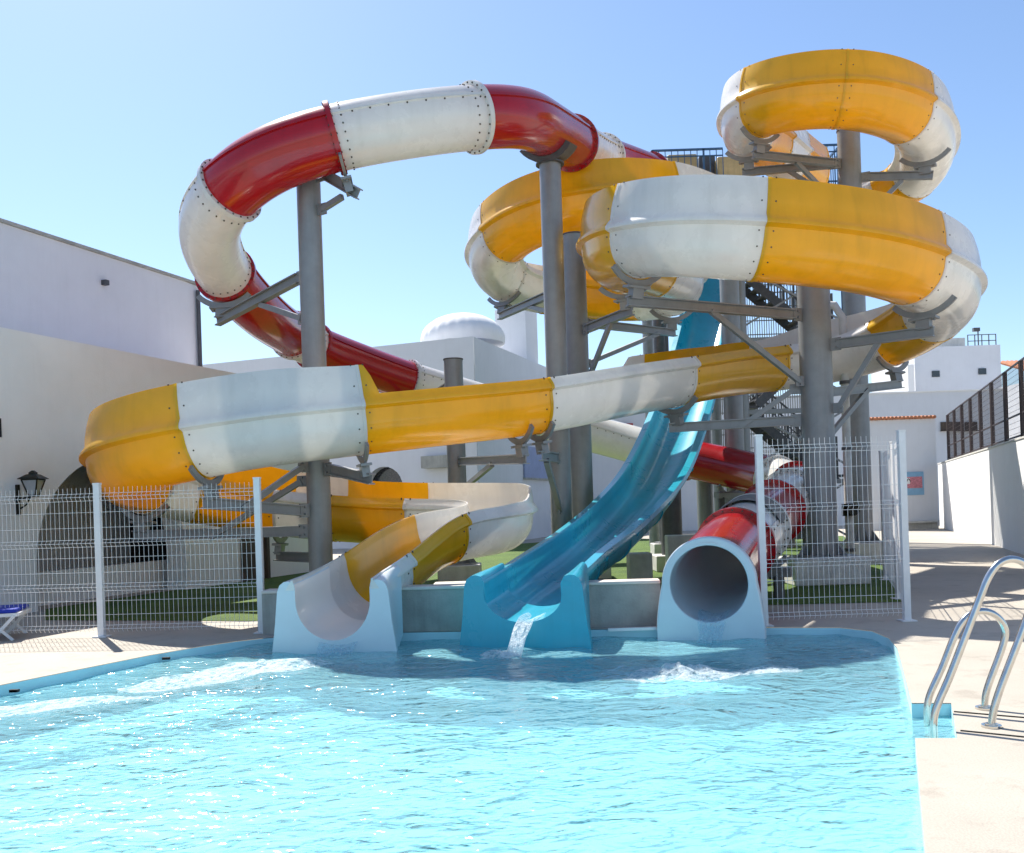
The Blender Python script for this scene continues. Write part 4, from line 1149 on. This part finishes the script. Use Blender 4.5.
# ------------------------------------------------------------------ pool ladder
def ladder(label):
    t = thing('pool_ladder', G(950, 725), label, 'ladder')
    def rail(pts):
        mb = MB(); pp = [P(*q) for q in pts]
        dense = Path([(p, 0, 0, 0, 0, None) for p in pp], sigma=.05, step=.03).p
        mb.tube(dense, .0215, 14); return mb
    # far rail and near rail: out of the pool, over, down to the deck
    fb = G(984.5, 709); nb = G(991.5, 727)
    fw = Vector((fb.x, fb.y, 0)); nw = Vector((nb.x, nb.y, 0))
    fo = G(930, 733).copy(); no_ = G(935, 735).copy()
    def shape(base, foot, top, out):
        d = Vector((foot.x-base.x, foot.y-base.y, 0)); L = d.length; d = d/L
        return [foot+Vector((0, 0, -.75)), foot+Vector((0, 0, -.2)), foot+Vector((0, 0, .04)), foot-d*.30*L/.55*1.0+Vector((0, 0, top*.72)), foot-d*.56*L/.55+Vector((0, 0, top*.97)),
                foot-d*.74*L/.55+Vector((0, 0, top)), base+d*-(.18)+Vector((0, 0, top*.90)), base-d*.20+Vector((0, 0, top*.70)), base-d*.02+Vector((0, 0, .12)), base+Vector((0, 0, 0))]
    ff = P(929.5, 735, fb.y-.02); nf_ = P(934.5, 735, nb.y-.02)
    for base, foot, px in ((fw, ff, 0), (nw, nf_, 1)):
        D = base.y
        if px == 0: pts = [(929.5, 760), (928.5, 735), (927.5, 703), (942, 668), (960, 625), (970, 614), (982, 610.5), (996, 615), (1006, 630), (1003, 645), (985.5, 695), (984.5, 709)]
        else: pts = [(935, 765), (934.5, 738), (934, 716), (950, 676), (975, 611), (990, 574), (1000, 562), (1012, 558.5), (1026, 564), (1034, 580), (1031, 604), (994, 708), (991.5, 727)]
        mb = MB(); dense = Path([(P(x, y, D), 0, 0, 0, 0, None) for x, y in pts], sigma=.03, step=.02).p
        mb.tube(dense, .0215, 14); o = mb.build('rail', CHROME, t)
        mb = MB(); mb.cyl(base+Vector((0, 0, .001)), base+Vector((0, 0, .014)), .055, seg=20); mb.cyl(base+Vector((0, 0, .014)), base+Vector((0, 0, .022)), .035, seg=20); mb.build('collar', CHROME, o)
    for k in range(3):
        z = -.22-.25*k; a = P(929, 735, fw.y); b = P(934.5, 737, nw.y)
        mb = MB(); mb.box(((a.x+b.x)/2, (a.y+b.y)/2, z), (.09, abs(a.y-b.y), .03)); mb.build('tread', CHROME, t)
ladder('polished steel pool ladder with two bent handrails in the notch at right')
# thin drain slots beside the notch
for (p, q, lab) in (((954, 712), (1060, 721), 'thin dark drain slot in the deck behind the ladder feet'), ((960.5, 731), (1060, 741), 'thin dark drain slot in the deck in front of the ladder feet')):
    a, b = G(*p), G(*q); mb = MB(); mb.bar(a+Vector((0, 0, .003)), b+Vector((0, 0, .003)), .014, .006); tag(mb.build('drain_slot', IRON), lab, 'drain')
# pool inlets
for (x, y, lab) in ((166, 655, 'small dark inlet in the pool wall below the left fence corner'), (14, 686.5, 'small dark inlet in the pool wall at the left edge of the photo')):
    p = G(x, y-1.5); mb = MB(); mb.box(p+Vector((.0, .01, -.05)), (.06, .05, .016)); mb.box(p+Vector((.0, .0, -.05)), (.075, .03, .024), 1); tag(mb.build('pool_inlet', [IRON, DARK]), lab, 'inlet')

# ------------------------------------------------------------------ falling water, froth and pale patches for glints
def jet(start, d, v, w, n, label, m, seed):
    """a falling sheet of water, a few centimetres thick, ragged at its sides and lower end"""
    mb = MB(); s = Vector((-d.y, d.x, 0)); T0 = .35/v; T_ = T0+math.sqrt(max(.01, 2*(start.z-WZ+.02)/9.81)); rings = []
    for i in range(23):
        tt = T_*i/22; f = max(0, tt-T0); ring = []
        c = start-d*.35+d*v*tt+Vector((0, 0, -.5*9.81*f*f))
        wd = w*(1+.25*noise.noise(Vector((tt*9, seed, 0))))*(1-.25*f/max(.01, T_-T0))
        for k in range(28):
            a = 2*math.pi*k/28; e = math.cos(a)
            up = .06*e*e*max(0, 1-f*8)+.02*noise.noise(Vector((e*4, tt*12, seed)))*min(1, f*8)
            th = .022+.012*noise.noise(Vector((e*6, tt*7, seed+3)))
            nrm = Vector((d.x*9.81*f, d.y*9.81*f, v)).normalized()
            ring.append(c+s*(wd*e)+Vector((0, 0, up))+nrm*(th*math.sin(a)))
        rings.append(ring)
    mb.strip(rings, cap=True)
    o = mb.build('falling_water', m); struct(o, 'stuff'); return o
def arc(p, d, n=14, v=1.2):
    out = []
    T_ = math.sqrt(max(.01, 2*(p.z-WZ+.04)/9.81))
    for i in range(n+1):
        s = T_*i/n; out.append(p+Vector((d.x*v*s, d.y*v*s, -.5*9.81*s*s)))
    return out
tA = pathA.fr[-1][0]; tB = pathB.fr[-1][0]; tT = pathT.fr[-1][0]
flat = lambda v: Vector((v.x, v.y, 0)).normalized()
jet(pathB.at(pathB.n-1, (-.04, -.385)), flat(tB), 2.3, .10, 11, '', SPRAY, 3)
jet(pathT.at(pathT.n-1, (-.02, -.39)), flat(tT), 1.4, .16, 16, '', JET, 5)
jet(pathA.at(pathA.n-1, (-.05, -.60)), flat(tA), 1.8, .22, 18, '', JET, 8)
def foam_glint(c, rx, ry, ang, seed, hgt=.06):
    mb = MB(); n, m = 12, 40; rings = []
    for i in range(n+1):
        w = i/n; ring = []
        for k in range(m):
            a = 2*math.pi*k/m
            rr = w*(1+.45*noise.noise(Vector((math.cos(a)*1.6+seed, math.sin(a)*1.6, seed))))
            x, y = rx*rr*math.cos(a), ry*rr*math.sin(a)
            px, py = c.x+x*math.cos(ang)-y*math.sin(ang), c.y+x*math.sin(ang)+y*math.cos(ang)
            z = WZ+wave(px, py)+.004+hgt*(1-w)**1.5*max(0, .6+noise.noise(Vector((px*14, py*14, seed))))
            ring.append(Vector((px, py, z)))
        rings.append(ring)
    mb.strip(rings); o = mb.build('foam_glint', FOAM_GLINT, fix=False); struct(o, 'stuff')
foam_glint(G(262, 668, WZ), .62, .34, .5, 1.3); foam_glint(G(200, 680, WZ), .75, .28, .5, 5.1, .03); foam_glint(G(683, 674, WZ), .52, .30, .2, 2.6, .10); foam_glint(G(500, 655, WZ), .22, .18, 0, 7.7, .05)  # the two left patches also paint sun glints in white
foam_glint(G(60, 705, WZ), .7, .25, .4, 9.2, .02); foam_glint(G(760, 672, WZ), .5, .14, .1, 3.9, .02)  # far left patch lays a pale sun glint on the water

# ------------------------------------------------------------------ light, sky, camera
SUN_AZ, SUN_EL = 31.0, 52.0                                  # degrees left of the view axis, above the horizon
world = bpy.data.worlds.new('World'); scene.world = world; world.use_nodes = True
nt = world.node_tree; bg = nt.nodes['Background']
sky = nt.nodes.new('ShaderNodeTexSky'); sky.sky_type = 'NISHITA'; sky.sun_disc = False
sky.sun_elevation = R_(SUN_EL); sky.sun_rotation = R_(-SUN_AZ); sky.air_density = 1.0; sky.dust_density = .45; sky.ozone_density = 4.0
nt.links.new(sky.outputs[0], bg.inputs['Color']); bg.inputs['Strength'].default_value = .09
sl = bpy.data.lights.new('sun', 'SUN'); sl.energy = 4.0; sl.angle = R_(.5); sl.color = (1.0, .95, .87)
so = bpy.data.objects.new('sun', sl); COL.objects.link(so)
az, el = R_(SUN_AZ), R_(SUN_EL)
to_sun = Vector((-math.sin(az)*math.cos(el), math.cos(az)*math.cos(el), math.sin(el)))
so.rotation_euler = to_sun.to_track_quat('Z', 'Y').to_euler(); so.location = to_sun*60
cam = bpy.data.cameras.new('camera'); co = bpy.data.objects.new('camera', cam); COL.objects.link(co)
cam.sensor_width = 36.0; cam.sensor_fit = 'HORIZONTAL'; cam.lens = 36.0*F/1024
cam.shift_x = 0.0; cam.shift_y = (PY-426.5)/1024
cam.clip_start = .05; cam.clip_end = 2000
co.matrix_world = Matrix(((CR, SR, 0, 0), (0, 0, -1, 0), (-SR, CR, 0, H), (0, 0, 0, 1)))
scene.camera = co
vs = scene.view_settings; vs.view_transform = 'Standard'; vs.look = 'None'; vs.gamma = 1; vs.use_curve_mapping = False; vs.exposure = 1.08
scene.render.engine = 'CYCLES'
cy = scene.cycles
cy.use_denoising = True; cy.max_bounces = 8; cy.diffuse_bounces = 4; cy.glossy_bounces = 4; cy.transparent_max_bounces = 16
cy.caustics_reflective = False; cy.caustics_refractive = False; cy.sample_clamp_indirect = 6.0
